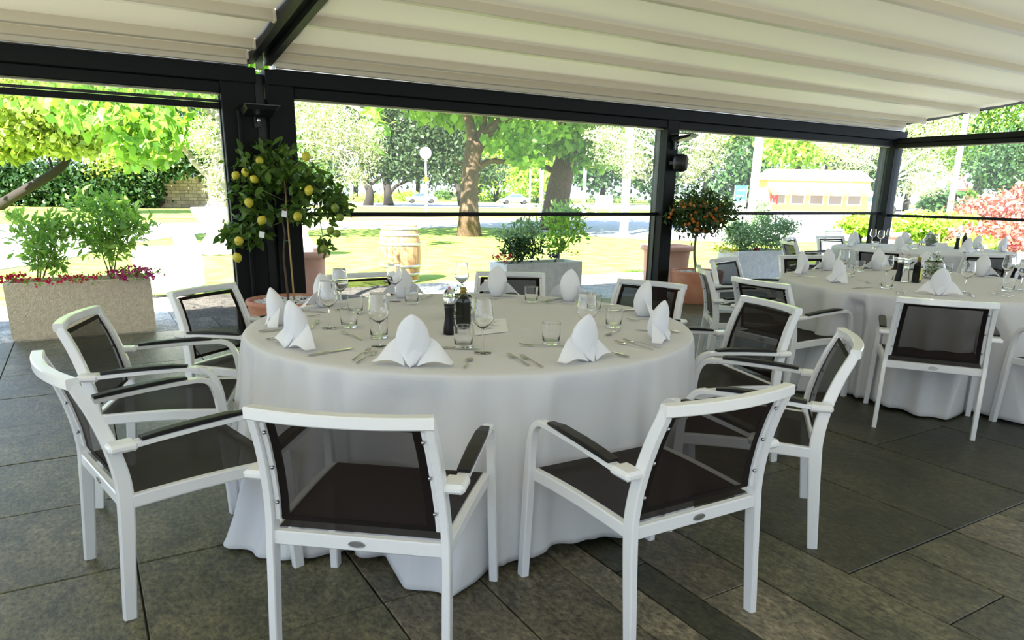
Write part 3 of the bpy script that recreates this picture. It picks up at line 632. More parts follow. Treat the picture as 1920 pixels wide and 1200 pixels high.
# rear table
for x, y, w in ((1595,462,'leftmost'),(1602,458,'just behind the leftmost'),(1684,470,'front left'),(1667,451,'among the wine glasses'),(1764,451,'rear, by the green bowl'),(1811,475,'front, right of centre'),(1867,466,'right side, farther'),(1903,473,'rightmost')): nap(3, x, y, w)
for x, y, w in ((1634,459,'leftmost of three'),(1649,463,'middle of three'),(1665,458,'rightmost of three')): wine(3, x, y, w)
for x, y, w in ((1640,466,'left, below the three wine glasses'),(1715,468,'front centre'),(1838,470,'right of centre')): tumb(3, x, y, w)
for k, a, w in (('fork',(1752,475,1765,473),'front centre'),('knife',(1700,464,1716,466),'left of the green bowl'),('knife',(1822,478,1846,476),'front right')): cut(3, k, *a, w)
mill(gz(1793,467,ZT), 'black pepper mill on the rear corner table', 'pepper mills'); oil_bottle(gz(1806,464,ZT), 'olive-yellow oil bottle on the rear corner table', 'oil bottles', .8, True); herb_bowl(gz(1745,461,ZT), 'bowl of green sprigs on the rear corner table', 'herb bowls', 1.3)
cd_ = MB().box((-.075,-.002,0),(.075,.002,.075),.0008).build('table_card', 'paper'); cd_.location = (*inside(gz(1765,466,ZT), T3, .9), TOPZ); cd_.rotation_euler = (-.15,0,-.6); tag(cd_, 'blank upright table card on the rear corner table', 'card')
# ------------------------------------------------------------------ plants
mat('bark', (.13,.08,.045), .9, var=(.06,.038,.022), vs=9, bump=.9, bs=18, stretch=(3,3,.6)); mat('bark_pale', (.46,.40,.32), .9, var=(.33,.27,.2), vs=9, bump=.6, bs=20); mat('bark_dark', (.018,.013,.010), .9, bump=.5, bs=10); mat('twig_white', (.62,.57,.50), .8)  # bark_dark is darkened in place of tree shade on the leaning trunk
mat('stem_green', (.16,.20,.06), .6, var=(.12,.10,.05), vs=20); mat('bamboo', (.52,.36,.14), .45, var=(.38,.24,.09), vs=6, stretch=(1,1,.2))
leafmat('leaf_lemon', (.085,.165,.028), .30, .4); leafmat('leaf_kumquat', (.055,.105,.022), .22, .4); leafmat('leaf_catalpa', (.19,.35,.06), .5, .4); leafmat('leaf_holm', (.042,.075,.03), .2, .45); leafmat('leaf_olive', (.42,.47,.27), .35, .35); leafmat('leaf_mid', (.11,.21,.035), .35, .45); leafmat('leaf_pale', (.34,.42,.11), .5, .4); leafmat('leaf_hedge', (.022,.06,.015), .2, .5)
leafmat('leaf_lime', (.36,.52,.09), .4, .3); leafmat('leaf_red', (.50,.20,.17), .4, .4); leafmat('leaf_shrub', (.24,.42,.10), .45, .35); leafmat('leaf_blue', (.27,.40,.24), .3, .35); leafmat('leaf_deep', (.035,.085,.025), .2, .5)
leafmat('petal_red', (.55,.018,.06), .3, .3); leafmat('petal_yellow', (.75,.62,.03), .3, .2); leafmat('petal_violet', (.05,.015,.22), .2, .3); leafmat('petal_magenta', (.40,.02,.15), .3, .3)
mat('lemon_skin', (.74,.55,.04), .4, var=(.60,.54,.05), vs=6, bump=.15, bs=120, objvar=.12); mat('lime_skin', (.20,.27,.03), .4, bump=.15, bs=120); mat('kumquat_skin', (.62,.16,.012), .35, objvar=.15)
mat('terracotta', (.52,.20,.105), .75, var=(.60,.29,.17), vs=4, bump=.25, bs=35); mat('terracotta_pale', (.66,.38,.27), .85, var=(.58,.30,.20), vs=3, bump=.25, bs=30); mat('pebble', (.78,.77,.75), .6, objvar=.15, island=.25); mat('wire_green', (.03,.2,.12), .5)
def P3(x, y, D): return Vector((0,0,CH))+ray(x, y)*D
def blobs_px(B, rg, clump=14, spread=.22):
    """B: (x, y, rx, ry, depth, n) ellipsoids given where they appear; returns points clumped near the surface"""
    out = []
    for x, y, rx, ry, D, n in B:
        c = np.array(P3(x, y, D)); R = np.array([rx*D/CF, rx*D/CF, ry*D/CF]); k = max(1, n//clump)
        d = rg.normal(0,1,(k,3)); d /= np.linalg.norm(d,axis=1)[:,None]; q = d*(rg.random((k,1))**.33)
        p = np.repeat(q, clump, axis=0)+rg.normal(0,spread,(k*clump,3)); out.append(c+p*R)
    return np.vstack(out)
def foliage(root, mt, B, L, W, seed, clump=14, spread=.2, droop=.3, name='foliage'):
    rg = np.random.default_rng(seed); P = blobs_px(B, rg, clump, spread); P = P[P[:,2] > .08]
    P -= np.array(root.location)
    o = link(name, quads_mesh(name, leaf_quads(P, L, W, rg, droop)), mt, root); o['kind'] = 'stuff'; return o
def leafmesh(L, W, fold=.25, heart=False):
    b = MB(); n = 5
    prof = ([(0,.0),(.08,.38),(.25,.5),(.5,.40),(.75,.22),(1,0)] if heart else [(0,.02),(.18,.30),(.42,.5),(.66,.42),(.86,.22),(1,0)])
    vs = []
    for t, w in prof: z = -.10*L*t*t; vs += [(L*t, w*W, fold*w*W+z), (L*t, 0, z), (L*t, -w*W, fold*w*W+z)]
    fs = []
    for k in range(n): fs += [(3*k,3*k+1,3*k+4,3*k+3),(3*k+1,3*k+2,3*k+5,3*k+4)]
    b.add(vs, fs, True); return b.mesh('leaf')
def leaves(root, me, mt, P, rg, out=.5, droop=.4, smin=.7, smax=1.25, cen=None):
    """single leaves, each a part"""
    if len(me.materials) == 0: me.materials.append(M[mt])
    c = cen if cen is not None else P.mean(axis=0); loc = np.array(root.location)
    for p in P:
        d = (p-c); d /= (np.linalg.norm(d)+1e-6); v = rg.normal(0,1,3)*.7+d*out; v[2] -= droop; v /= np.linalg.norm(v)
        o = bpy.data.objects.new('leaf', me); COL.objects.link(o); o.parent = root
        q = Vector(v).to_track_quat('X','Z').to_euler(); o.rotation_euler = (q.x+rg.normal(0,.5), q.y, q.z); s = rg.uniform(smin,smax); o.scale = (s,s,s); o.location = Vector(p-loc)
def limb(root, pts, rad, mt='bark', name='branch', n=8):
    q = catmull([Vector(p)-root.location for p in pts], 4); R = np.interp(np.linspace(0,1,len(q)), np.linspace(0,1,len(rad)), rad)
    return MB().tube(q, list(R), n).build(name, mt, root)
def twigs(root, start, ends, r, mt, rg, name='branch'):
    b = MB(); s0 = Vector(start)
    for e in ends:
        e = Vector(e); m1 = s0.lerp(e,.4)+Vector(rg.normal(0,.08,3))*(e-s0).length; m2 = s0.lerp(e,.75)+Vector(rg.normal(0,.06,3))*(e-s0).length
        b.tube([p-root.location for p in catmull([s0,m1,m2,e],3)], [r*(1-.75*k/9) for k in range(10)], 5)
    return b.build(name, mt, root)
# ---- potted lemon tree
pc = gy(541,565,6.98); pc.z = 0
def bowl_pot(name, c, rrim, h, label, mt, bulge=1.0, base=.62):
    r = empty(name, (c.x,c.y,0), 0, label, 'plant pot')
    MB().lathe([(rrim*base,0),(rrim*base*1.02,.012),(rrim*(base+.20),h*.28),(rrim*.93*bulge,h*.62),(rrim*.955*bulge,h*.84),(rrim*.99,h*.90),(rrim,h*.93),(rrim,h*.985),(rrim*.985,h),(rrim*.90,h),(rrim*.885,h*.98),(rrim*.87,h*.86)], 48, cap1=True).build('shell', mt, r)
    return r
zr = gy(541,562,6.98).z
lp = bowl_pot('terracotta_bowl', pc, .395, zr+.01, 'wide terracotta pot holding the lemon tree by the double post', 'terracotta')
def pebbles(root, R, z, n, seed, name='pebbles'):
    b = MB(); rg = random.Random(seed)
    for k in range(n):
        a = rg.uniform(0,6.283); q = R*math.sqrt(rg.random()); s = rg.uniform(.010,.019); b.ball((q*math.cos(a),q*math.sin(a),z+rg.uniform(0,.008)), s, 6, 4, (1,rg.uniform(.7,1.2),.6))
    o = b.build(name, 'pebble', root); o['kind'] = 'stuff'
MB().lathe([(.01,0),(.34,0)], 32, cap1=False).build('soil', 'soil', lp).location = (0,0,zr-.03); pebbles(lp, .335, zr-.022, 420, 1)
lt = empty('lemon_tree', (pc.x,pc.y,zr-.03), 0, 'young lemon tree with yellow fruit tied to a bamboo stake', 'tree')
D0 = (pc-Vector((0,0,CH))).dot(CFW); L_ = lambda x, y, dd=0: P3(x, y, 6.65+dd)
b0 = Vector((pc.x,pc.y,zr-.03))
rgl = np.random.default_rng(11)
yb = L_(540,556); shift = b0-yb
Lp = lambda x, y, dd=0: P3(x, y, (pc.x*CFW.x+pc.y*CFW.y+(.6-CH)*CFW.z)+dd)
limb(lt, [b0, Lp(536,520), Lp(532,480), Lp(534,440), Lp(530,410), Lp(538,380), Lp(534,335)], [.011,.010,.010,.009,.007,.006], 'bark', 'trunk')
MB().tube([b0+Vector((.05,-.02,0))-lt.location, Lp(542,450)-lt.location, Lp(533,330)-lt.location], [.009,.008,.008], 8).build('bamboo_stake', 'bamboo', lt)
MB().tube([Lp(531,452)-lt.location, Lp(545,451)-lt.location], .0035, 6).build('tie', 'wire_green', lt)
for ends in ([(530,415),(500,428),(470,445),(448,465)],[(534,400),(560,400),(600,415),(628,445)],[(530,375),(500,360),(470,345),(440,330)],[(535,350),(570,330),(600,350),(640,385)],[(534,340),(520,310),(500,285)],[(536,345),(555,310),(575,285)],[(533,405),(505,400),(485,415),(460,430)],[(600,415),(605,440),(610,470)]): limb(lt, [Lp(x,y,rgl.normal(0,.08)) for x, y in ends], [.006,.0035,.002], 'stem_green', 'branch', 5)
lm1 = leafmesh(.125,.062)
BL = [(495,305,62,30,0,46),(540,335,60,34,0,44),(590,352,45,26,0,34),(630,385,26,28,0,30),(480,350,45,30,0,34),(470,395,38,28,0,26),(455,440,40,26,0,40),(565,395,42,24,0,26),(610,455,14,22,0,9),(520,285,40,14,0,12)]
Dl = (pc.x*CFW.x+pc.y*CFW.y+(.6-CH)*CFW.z)
PL = blobs_px([(x,y,rx,ry,Dl,n) for x,y,rx,ry,_,n in BL], rgl, 4, .18)[:300]
leaves(lt, lm1, 'leaf_lemon', PL, rgl, .5, .35, .6, 1.1)
foliage(lt, 'leaf_lemon', [(x,y,rx*.9,ry*.9,Dl+.05,int(n*4.6)) for x,y,rx,ry,_,n in BL], .095, .045, 12, 5, .2, .3, 'inner_foliage')
lem = MB(); lem.lathe([(.0015,-.046),(.008,-.041),(.024,-.030),(.036,-.010),(.038,.006),(.031,.024),(.016,.036),(.006,.043),(.0015,.046)], 14); lme = lem.mesh('lemon')
for x, y, gr in ((574,294,0),(460,323,1),(487,302,1),(477,336,1),(467,380,0),(491,413,0),(558,406,0),(579,357,0),(445,483,0),(448,452,0),(620,432,1),(632,438,1),(607,467,1),(637,408,1),(628,390,1),(442,329,1)):
    o = bpy.data.objects.new('lemon', lme if not gr else lme.copy()); COL.objects.link(o); o.parent = lt
    o.data.materials.clear() if gr else None
    if len(o.data.materials) == 0: o.data.materials.append(M['lime_skin' if gr and y > 380 else 'lemon_skin'])
    o.location = Lp(x,y,-.16)-lt.location; o.rotation_euler = (rgl.normal(0,.4),rgl.normal(0,.4),0); s = 1.12 if not gr else .98; o.scale = (s,s,s)
tgp = Lp(535,401,-.1)-lt.location
for (tx, ty) in ((533,401),(491,440)): o = MB().box((-.024,-.0008,-.028),(.024,.0008,.028)).build('paper_tag', 'paper', lt); o.location = Lp(tx,ty,-.16)-lt.location; o.rotation_euler = (0,.15,-.5)
# ---- potted kumquat
kc = gz(1303,570); kc = Vector((kc.x*1.0,kc.y*1.0,0)); kc = gz(1302,566)
Dk = kc.x*CFW.x+kc.y*CFW.y+(.4-CH)*CFW.z
kz = .44
kp_ = bowl_pot('terracotta_pot', kc, .355, kz, 'round terracotta pot with the kumquat beside the middle post', 'terracotta', 1.05, .74)
MB().lathe([(.01,0),(.31,0)], 32, cap1=False).build('soil', 'soil', kp_).location = (0,0,kz-.05); pebbles(kp_, .30, kz-.035, 300, 2)
kt = empty('kumquat_tree', (kc.x,kc.y,kz-.05), 0, 'small round-headed kumquat tree covered in orange fruit', 'tree')
rgk = np.random.default_rng(21); K = lambda x, y, dd=0: P3(x, y, Dk+dd)
limb(kt, [kt.location, K(1302,480), K(1304,450), K(1310,410)], [.022,.018,.016,.010], 'stem_green', 'trunk')
for q in ((1270,390),(1290,375),(1330,380),(1350,400),(1275,420),(1345,420)): limb(kt, [K(1305,440), K((1305+q[0])/2,(430+q[1])/2), K(*q,rgk.normal(0,.15))], [.009,.006,.003], 'stem_green', 'branch', 5)
BK = [(1310,400,56,36,Dk,170),(1275,405,32,28,Dk,60),(1350,400,32,28,Dk,60),(1312,375,30,22,Dk,50),(1370,398,20,14,Dk,20)]
PK = blobs_px(BK, rgk, 5, .22)[:300]; leaves(kt, leafmesh(.075,.030), 'leaf_kumquat', PK, rgk, .8, .0, .7, 1.2)
foliage(kt, 'leaf_kumquat', [(1310,402,56,36,Dk,2400),(1275,405,32,28,Dk,500),(1350,402,32,28,Dk,500),(1312,378,28,22,Dk,400)], .07, .028, 22, 8, .2, -.1, 'inner_foliage')
kme = MB().ball((0,0,0), .0195, 10, 6, (1,1,1.2)).mesh('kumquat'); kme.materials.append(M['kumquat_skin'])
for k in range(50):
    a = rgk.uniform(0,6.28); q = math.sqrt(rgk.random()); x, y = 1308+60*q*math.cos(a), 403+34*q*math.sin(a)+(4 if q > .7 else 0)
    o = bpy.data.objects.new('kumquat', kme); COL.objects.link(o); o.parent = kt; o.location = K(x,y,-.36*math.sqrt(max(0,1-q*q))-.01)-kt.location
# ---- trough planters on the terrace edge
mat('aggregate', (.90,.78,.58), .9, var=(.76,.65,.47), vs=26, bump=.8, bs=70); mat('concrete_white', (.80,.81,.80), .9, var=(.70,.71,.70), vs=12, bump=.7, bs=55)
def trough(c, w, d, h, label, mt):
    r = empty('trough_planter', (c[0],c[1],0), 0, label, 'planter', 'trough planters along the terrace'); t = .045; z0 = .02
    b = MB(); o = [(-w/2,-d/2),(w/2,-d/2),(w/2,d/2),(-w/2,d/2)]; i = [(-w/2+t,-d/2+t),(w/2-t,-d/2+t),(w/2-t,d/2-t),(-w/2+t,d/2-t)]
    b.rings([[(x*.985,y*.97,0) for x,y in o],[(x,y,.03) for x,y in o],[(x,y,h-.006) for x,y in o],[(x*.992,y*.98,h) for x,y in o],[(x,y,h) for x,y in i],[(x,y,h-.07) for x,y in i]], True, False)
    b.build('trough', mt, r); MB().box((-w/2+t,-d/2+t,h-.10),(w/2-t,d/2-t,h-.05)).build('soil', 'soil', r); return r
trough((-.085,8.285), 1.235, .45, .545, 'beige pebble-finish trough planter at far left', 'aggregate')
pm = gy(950,497,8.06); pm2 = gy(1092,487,8.06)
trough(((pm.x+pm2.x)/2,8.285), pm2.x-pm.x, .45, .53, 'grey-white trough planter with red flowers in the middle', 'concrete_white')
pr = gy(1386,472,8.42); pr2 = gy(1474,468,8.42)
trough(((pr.x+pr2.x)/2,8.65), pr2.x-pr.x, .46, .54, 'grey-white trough planter with yellow flowers at right', 'concrete_white')
def shrub(base, ztop, label, mt, B, n_obj, n_st, L, W, seed, stems, smt='stem_green', droop=-.3):
    r = empty('shrub', base, 0, label, 'shrub', 'shrubs in the trough planters'); rg = np.random.default_rng(seed); b0 = Vector(base)
    for s in stems: limb(r, [b0+Vector((rg.normal(0,.02),rg.normal(0,.02),-.05))]+[P3(*p) for p in s], [.010,.006,.003], smt, 'stem', 5)
    if n_obj:
        tot = sum(q[5] for q in B); Pn = blobs_px([(*q[:5], max(4,int(q[5]*n_obj/tot))) for q in B], rg, 4, .2)[:300]; leaves(r, leafmesh(L,W), mt, Pn, rg, .6, droop, .7, 1.2)
    if n_st: foliage(r, mt, [(*q[:5], int(q[5]*n_st/sum(z[5] for z in B))) for q in B], L, W, seed+1, 6, .2, droop)
    return r
Dp = lambda X, Y, z=.8: X*CFW.x+Y*CFW.y+(z-CH)*CFW.z
dL = Dp(-.4,8.28); dL2 = Dp(.2,8.28)
shrub((-.45,8.28,.5), 1.3, 'loose leafy shrub at the left end of the beige planter', 'leaf_shrub', [(75,455,42,46,dL,60),(40,410,24,14,dL,12),(110,430,30,26,dL,24),(90,490,30,20,dL,16)], 200, 560, .095, .034, 31, [[(70,470,dL),(45,410,dL)],[(80,460,dL),(75,410,dL)],[(95,480,dL),(120,420,dL)]])
shrub((.2,8.28,.5), 1.4, 'tall bright green shrub at the right end of the beige planter', 'leaf_shrub', [(205,430,52,46,dL2,110),(190,385,48,24,dL2,44),(255,420,32,28,dL2,28),(210,465,36,22,dL2,30),(160,440,26,30,dL2,20)], 290, 900, .100, .036, 33, [[(190,470,dL2),(175,390,dL2)],[(200,460,dL2),(200,370,dL2)],[(215,470,dL2),(240,390,dL2)],[(222,470,dL2),(262,420,dL2)]])
dM = Dp(4.95,8.28); dM2 = Dp(5.6,8.28)
shrub((5.0,8.28,.48), 1.0, 'dark bushy shrub left in the middle planter', 'leaf_deep', [(985,462,34,24,dM,60),(965,470,26,16,dM,24)], 160, 520, .085, .026, 35, [[(985,470,dM),(980,450,dM)]])
shrub((4.9,8.36,.48), 1.2, 'pale green shrub behind the dark one in the middle planter', 'leaf_blue', [(975,438,36,20,dM+.05,40),(995,425,22,12,dM+.05,12),(945,445,16,12,dM+.05,10)], 150, 260, .10, .03, 37, [[(980,460,dM),(975,425,dM)],[(985,460,dM),(1000,418,dM)]])
shrub((5.6,8.28,.48), 1.3, 'tall open light green shrub right in the middle planter', 'leaf_shrub', [(1052,430,38,32,dM2,70),(1060,395,40,16,dM2,36),(1085,420,18,24,dM2,14),(1045,465,22,16,dM2,18)], 230, 420, .10, .036, 39, [[(1048,465,dM2),(1030,395,dM2)],[(1050,460,dM2),(1055,390,dM2)],[(1055,465,dM2),(1095,405,dM2)]])
dR = Dp(9.9,8.65); dR2 = Dp(10.4,8.65)
shrub((9.75,8.65,.5), 1.2, 'grey-green conifer shrub left in the right-hand planter', 'leaf_blue', [(1385,440,30,24,dR,60),(1375,425,18,16,dR,20),(1395,455,22,14,dR,20)], 0, 2000, .07, .024, 41, [[(1388,455,dR),(1380,420,dR)]])
shrub((10.4,8.65,.5), 1.3, 'taller spreading conifer shrub right in the right-hand planter', 'leaf_blue', [(1435,430,38,30,dR2,80),(1430,395,16,20,dR2,20),(1475,428,22,14,dR2,20),(1450,455,30,12,dR2,24)], 0, 3000, .07, .024, 43, [[(1435,455,dR2),(1425,390,dR2)],[(1440,455,dR2),(1480,425,dR2)]])
def flowers(base, label, petal, pts, D, n, seed, gsize=.03, green=True):
    r = empty('flower_clump', base, 0, label, 'flowers', 'flowers in the trough planters'); rg = np.random.default_rng(seed)
    foliage(r, 'leaf_shrub', [(x,y,rx,ry,D,int(n*2.2*rx/20)) for x,y,rx,ry in pts], .03, .018, seed, 4, .25, -.2)
    P = blobs_px([(x,y-1,rx,ry,D-.05,int(n*rx/20)) for x,y,rx,ry in pts], rg, 3, .25); P -= np.array(r.location)
    V = np.concatenate([leaf_quads(P+rg.normal(0,.004,P.shape), gsize, gsize*.8, rg) for k in range(3)])
    o = link('petals', quads_mesh('petals', V), petal, r); o['kind'] = 'stuff'
def atm(X, Y, z): return (X, Y, z)
flowers(atm(.35,8.12,.5), 'trailing red petunias at the right end of the beige planter', 'petal_magenta', [(255,512,42,10)], dL2-.1, 60, 51)
flowers(atm(-.25,8.1,.5), 'low red flowers along the front of the beige planter', 'petal_red', [(130,524,70,5)], dL-.1, 16, 52)
flowers(atm(-.66,8.1,.5), 'red flowers at the left corner of the beige planter', 'petal_red', [(20,524,26,9)], dL-.1, 40, 53)
flowers(atm(4.8,8.1,.5), 'small red geraniums at the left of the middle planter', 'petal_red', [(945,485,22,7)], dM-.15, 30, 54); flowers(atm(5.45,8.1,.5), 'dark violet pansies in the middle planter', 'petal_violet', [(1038,482,8,6)], dM2-.15, 60, 55); flowers(atm(5.75,8.1,.5), 'low green ground cover at the right of the middle planter', 'petal_yellow', [(1078,478,22,6)], dM2-.1, 5, 56)
flowers(atm(9.55,8.5,.5), 'yellow flowers at the left of the right-hand planter', 'petal_yellow', [(1352,467,18,6),(1375,470,10,4)], dR-.15, 50, 57); flowers(atm(10.2,8.5,.5), 'magenta flowers in the middle of the right-hand planter', 'petal_magenta', [(1418,467,12,4)], dR2-.15, 40, 58); flowers(atm(10.6,8.5,.5), 'yellow flowers at the right of the right-hand planter', 'petal_yellow', [(1455,467,24,4)], dR2-.1, 24, 59)
# ------------------------------------------------------------------ objects on the lawn
mat('white_cover', (.86,.86,.87), .7); mat('barrel_wood', (.46,.28,.13), .7, var=(.36,.20,.09), vs=5, stretch=(6,6,.5), objvar=.18, bump=.2, bs=20); mat('hoop', (.42,.43,.44), .4, .8); mat('lamp_globe', (.90,.90,.90), .3); mat('white_metal', (.80,.80,.80), .5); mat('pole_grey', (.55,.60,.64), .5); mat('bollard_grey', (.52,.57,.62), .5); mat('cement_gap', (.25,.2,.17), .9)
def tall_pot(c, r, h, label, lean=.80):
    o = empty('olive_pot', (c[0],c[1],0), 0, label, 'plant pot', 'tall terracotta pots of the olive trees')
    MB().lathe([(r*lean,0),(r*lean,.01),(r*.86,h*.82),(r*.86,h*.86),(r*1.0,h*.88),(r*1.02,h*.92),(r*1.0,h*.985),(r*.96,h),(r*.80,h),(r*.79,h*.93)], 40).build('shell', 'terracotta_pale', o)
    MB().lathe([(.01,h*.935),(r*.79,h*.935)], 24, cap1=False).build('soil', 'soil', o); return o
def olive(base, label, trunk, ends, B, L, W, seed, n):
    r = empty('olive_tree', base, 0, label, 'tree', 'olive trees in terracotta pots'); rg = np.random.default_rng(seed); b0 = Vector(base)
    limb(r, [b0]+trunk, [.06,.05,.045], 'bark_pale', 'trunk'); t = Vector(trunk[-1])
    for e in ends:
        e = Vector(e); limb(r, [t, t.lerp(e,.35)+Vector((0,0,.12)), t.lerp(e,.7)+Vector(rg.normal(0,.08,3)), e], [.028,.015,.009,.004], 'twig_white', 'branch', 6)
    tw = MB()
    rp = blobs_px([(*q[:5], max(14,int(q[5]*.02))) for q in B], rg, 1, .1)
    for p in rp:
        p = Vector(p); k = min(ends, key=lambda e: (Vector(e)-p).length); s = Vector(k).lerp(t, rg.uniform(0,.5)); tw.tube([s-r.location, s.lerp(p,.5)+Vector(rg.normal(0,.05,3))-r.location, p-r.location], [.007,.004,.002], 4)
    tw.build('twigs', 'twig_white', r); foliage(r, 'leaf_olive', [(*q[:5], int(q[5]*n)) for q in B], L, W, seed, 7, .16, .1); return r
q1 = gy(556,470,9.15); tall_pot((q1.x,9.15), .40, .70, 'tall terracotta pot behind the lemon tree and double post')
d1 = Dp(q1.x,9.15,1.8)
olive((q1.x,9.15,.64), 'olive tree with pale leaves behind the double post', [P3(540,400,d1), P3(520,330,d1), P3(515,280,d1)], [P3(x,y,d1+dd) for x,y,dd in ((640,250,.1),(680,290,0),(600,210,.2),(700,230,-.1),(390,260,.1),(375,320,0),(430,200,.2),(560,180,.3),(590,310,0))], [(625,250,62,52,d1,1.0),(690,270,34,46,d1,.45),(590,215,50,34,d1,.5),(385,262,30,40,d1,.35),(400,345,16,40,d1,.2),(500,180,90,40,d1,.6),(660,330,40,18,d1,.18)], .062, .014, 61, 2300)
q2 = gy(1251,458,8.75); tall_pot((q2.x,8.75), .43, .66, 'tall terracotta pot behind the middle post')
d2 = Dp(q2.x,8.75,1.8)
olive((q2.x,8.75,.60), 'olive tree with pale leaves on both sides of the middle post', [P3(1250,400,d2), P3(1250,330,d2), P3(1248,300,d2)], [P3(x,y,d2+dd) for x,y,dd in ((1150,260,.1),(1130,300,0),(1190,240,.2),(1110,245,0),(1330,270,0),(1360,320,.1),(1300,330,0),(1340,240,.2),(1180,330,.1),(1210,345,0))], [(1160,280,52,38,d2,.7),(1195,310,34,30,d2,.35),(1130,250,34,18,d2,.2),(1320,285,40,36,d2,.6),(1300,325,30,22,d2,.25),(1340,255,30,18,d2,.25),(1250,215,90,30,d2,.5)], .07, .016, 63, 1700)
d3 = 17.0; b3 = gz(1668,455); q3 = P3(1668,440,d3); tall_pot((q3.x,q3.y), .45, .66, 'terracotta pot beyond the corner post', .8)
olive((q3.x,q3.y,.60), 'olive tree with pale branches beyond the corner post', [P3(1668,400,d3), P3(1668,360,d3), P3(1670,340,d3)], [P3(x,y,d3+dd) for x,y,dd in ((1600,300,0),(1560,280,.2),(1620,330,0),(1720,290,0),(1760,260,.2),(1790,240,0),(1740,330,.1),(1700,230,0),(1800,290,0),(1770,350,0))], [(1600,300,42,34,d3,.6),(1560,275,30,16,d3,.2),(1725,280,44,44,d3,.9),(1765,240,44,34,d3,.6),(1750,335,40,28,d3,.5),(1720,350,34,24,d3,.4),(1700,215,60,26,d3,.5),(1640,270,30,30,d3,.3)], .085, .02, 65, 1700)
# white stretch-covered cocktail tables
def cocktail(base, h, rt, label):
    o = empty('cocktail_table', (base[0],base[1],-.03), 0, label, 'table', 'white covered cocktail tables on the lawn')
    n = 32; pr = [(.0,1.05),(.12,1.0),(.28,.62),(.42,.38),(.5,.34),(.58,.40),(.75,.72),(.93,.98),(1.0,1.0)]
    rings = []
    for t, k in pr: rings.append([(rt*k*(1+.06*math.cos(4*a+.6)*max(0,1-3*t))*math.cos(a), rt*k*(1+.06*math.cos(4*a+.6)*max(0,1-3*t))*math.sin(a), h*t+.03*(t == 0)*math.cos(4*a)**2) for a in [2*PI*i/n for i in range(n)]])
    MB().rings(rings, True, True).build('stretch_cover', 'white_cover', o); MB().lathe([(rt*.98,h),(rt,h+.004),(rt,h+.02),(rt*.98,h+.024)], 32).build('top_cap', 'white_cover', o)
    for k in range(4): a = PI/4+k*PI/2; MB().lathe([(.03,0),(.03,.02)], 8, (rt*.95*math.cos(a),rt*.95*math.sin(a),0)).build('foot', 'black', o)
    return o
c1 = gz(405,474); cocktail((c1.x,c1.y), 1.03, .45, 'white stretch-covered cocktail table left of the double post')
c2 = gz(568,478); cocktail((c2.x,c2.y), 1.05, .42, 'white stretch-covered cocktail table behind the terracotta pot')
ob = P3(392,393,Dp(c1.x,c1.y,1.05)); gl = MB().lathe([(.045,0),(.055,.03),(.06,.06),(.05,.06),(.045,.02),(.001,.015)], 16).build('ashtray', 'clear_glass'); gl.location = (c1.x-.1,c1.y-.1,1.027); tag(gl, 'small glass dish on the white cocktail table', 'dish')
# white lounge armchair on the lawn edge
wa = gz(332,556); wr = empty('lounge_chair', (wa.x,wa.y+.45,-.03), -.1, 'bright white covered lounge armchair on the lawn beside the beige planter', 'armchair')
def loft(secs): return MB().rings(secs, True, True)
def rsec(x0, x1, y0, y1, z, c=.08):
    pts = []
    for (cx, cy, a0) in ((x1-c,y1-c,0),(x0+c,y1-c,PI/2),(x0+c,y0+c,PI),(x1-c,y0+c,1.5*PI)):
        for k in range(4): a = a0+k*PI/6; pts.append((cx+c*math.cos(a), cy+c*math.sin(a), z))
    return pts
loft([rsec(-.26,.40,-.34,.34,.04),rsec(-.30,.42,-.38,.38,.12),rsec(-.38,.42,-.40,.40,.40),rsec(-.40,.42,-.40,.40,.46,.1)]).build('seat_body', 'white_cover', wr)
for s in (-1,1): loft([rsec(-.44,.40,.30*s-.09,.30*s+.09,.40,.05),rsec(-.46,.38,.31*s-.09,.31*s+.09,.60,.05),rsec(-.44,.36,.31*s-.08,.31*s+.08,.66,.05)]).build('arm', 'white_cover', wr)
loft([rsec(.10,.44,-.40,.40,.40,.1),rsec(.08,.40,-.40,.40,.70,.1),rsec(.06,.32,-.38,.38,.92,.1),rsec(.10,.26,-.34,.34,.97,.06)]).build('backrest', 'white_cover', wr)
for x in (-.24,.34):
    for y in (-.28,.28): MB().tube([(x,y,.05),(x*1.05,y*1.05,0)], .018, 8).build('leg', 'black', wr)
MB().tube([(-.5,-.36,.012),(-.2,-.36,.02),(.1,-.36,.03)], .012, 6).build('skid', 'black', wr)
# wine barrel built of staves
bc = gz(762,528); br = empty('wine_barrel', (bc.x,bc.y+.25,-.03), 0, 'upright oak wine barrel with metal hoops on the lawn', 'barrel')
NS = 22; HB = .93
def rb(t): return .285+.062*(1-(2*t-1)**2)
for k in range(NS):
    a0, a1 = 2*PI*(k+.02)/NS, 2*PI*(k+.98)/NS; b = MB(); rings = []
    for t in [i/8 for i in range(9)]:
        R = rb(t); rings.append([(R*math.cos(a0),R*math.sin(a0),HB*t),(R*1.004*math.cos((a0+a1)/2),R*1.004*math.sin((a0+a1)/2),HB*t),(R*math.cos(a1),R*math.sin(a1),HB*t),((R-.026)*math.cos(a1),(R-.026)*math.sin(a1),HB*t),((R-.026)*math.cos(a0),(R-.026)*math.sin(a0),HB*t)])
    b.rings(rings, True, False); b.build('stave', 'barrel_wood', br)
MB().lathe([(.001,HB-.04),(.262,HB-.04)], 32, cap0=False, cap1=False).build('head', 'barrel_wood', br)
for t in (.03,.16,.30,.68,.84,.95):
    w = .022; MB().lathe([(rb(t-w)+.001,HB*(t-w)),(rb(t-w)+.006,HB*(t-w)),(rb(t+w)+.006,HB*(t+w)),(rb(t+w)+.001,HB*(t+w))], 44, cap0=False, cap1=False).build('hoop', 'hoop', br)
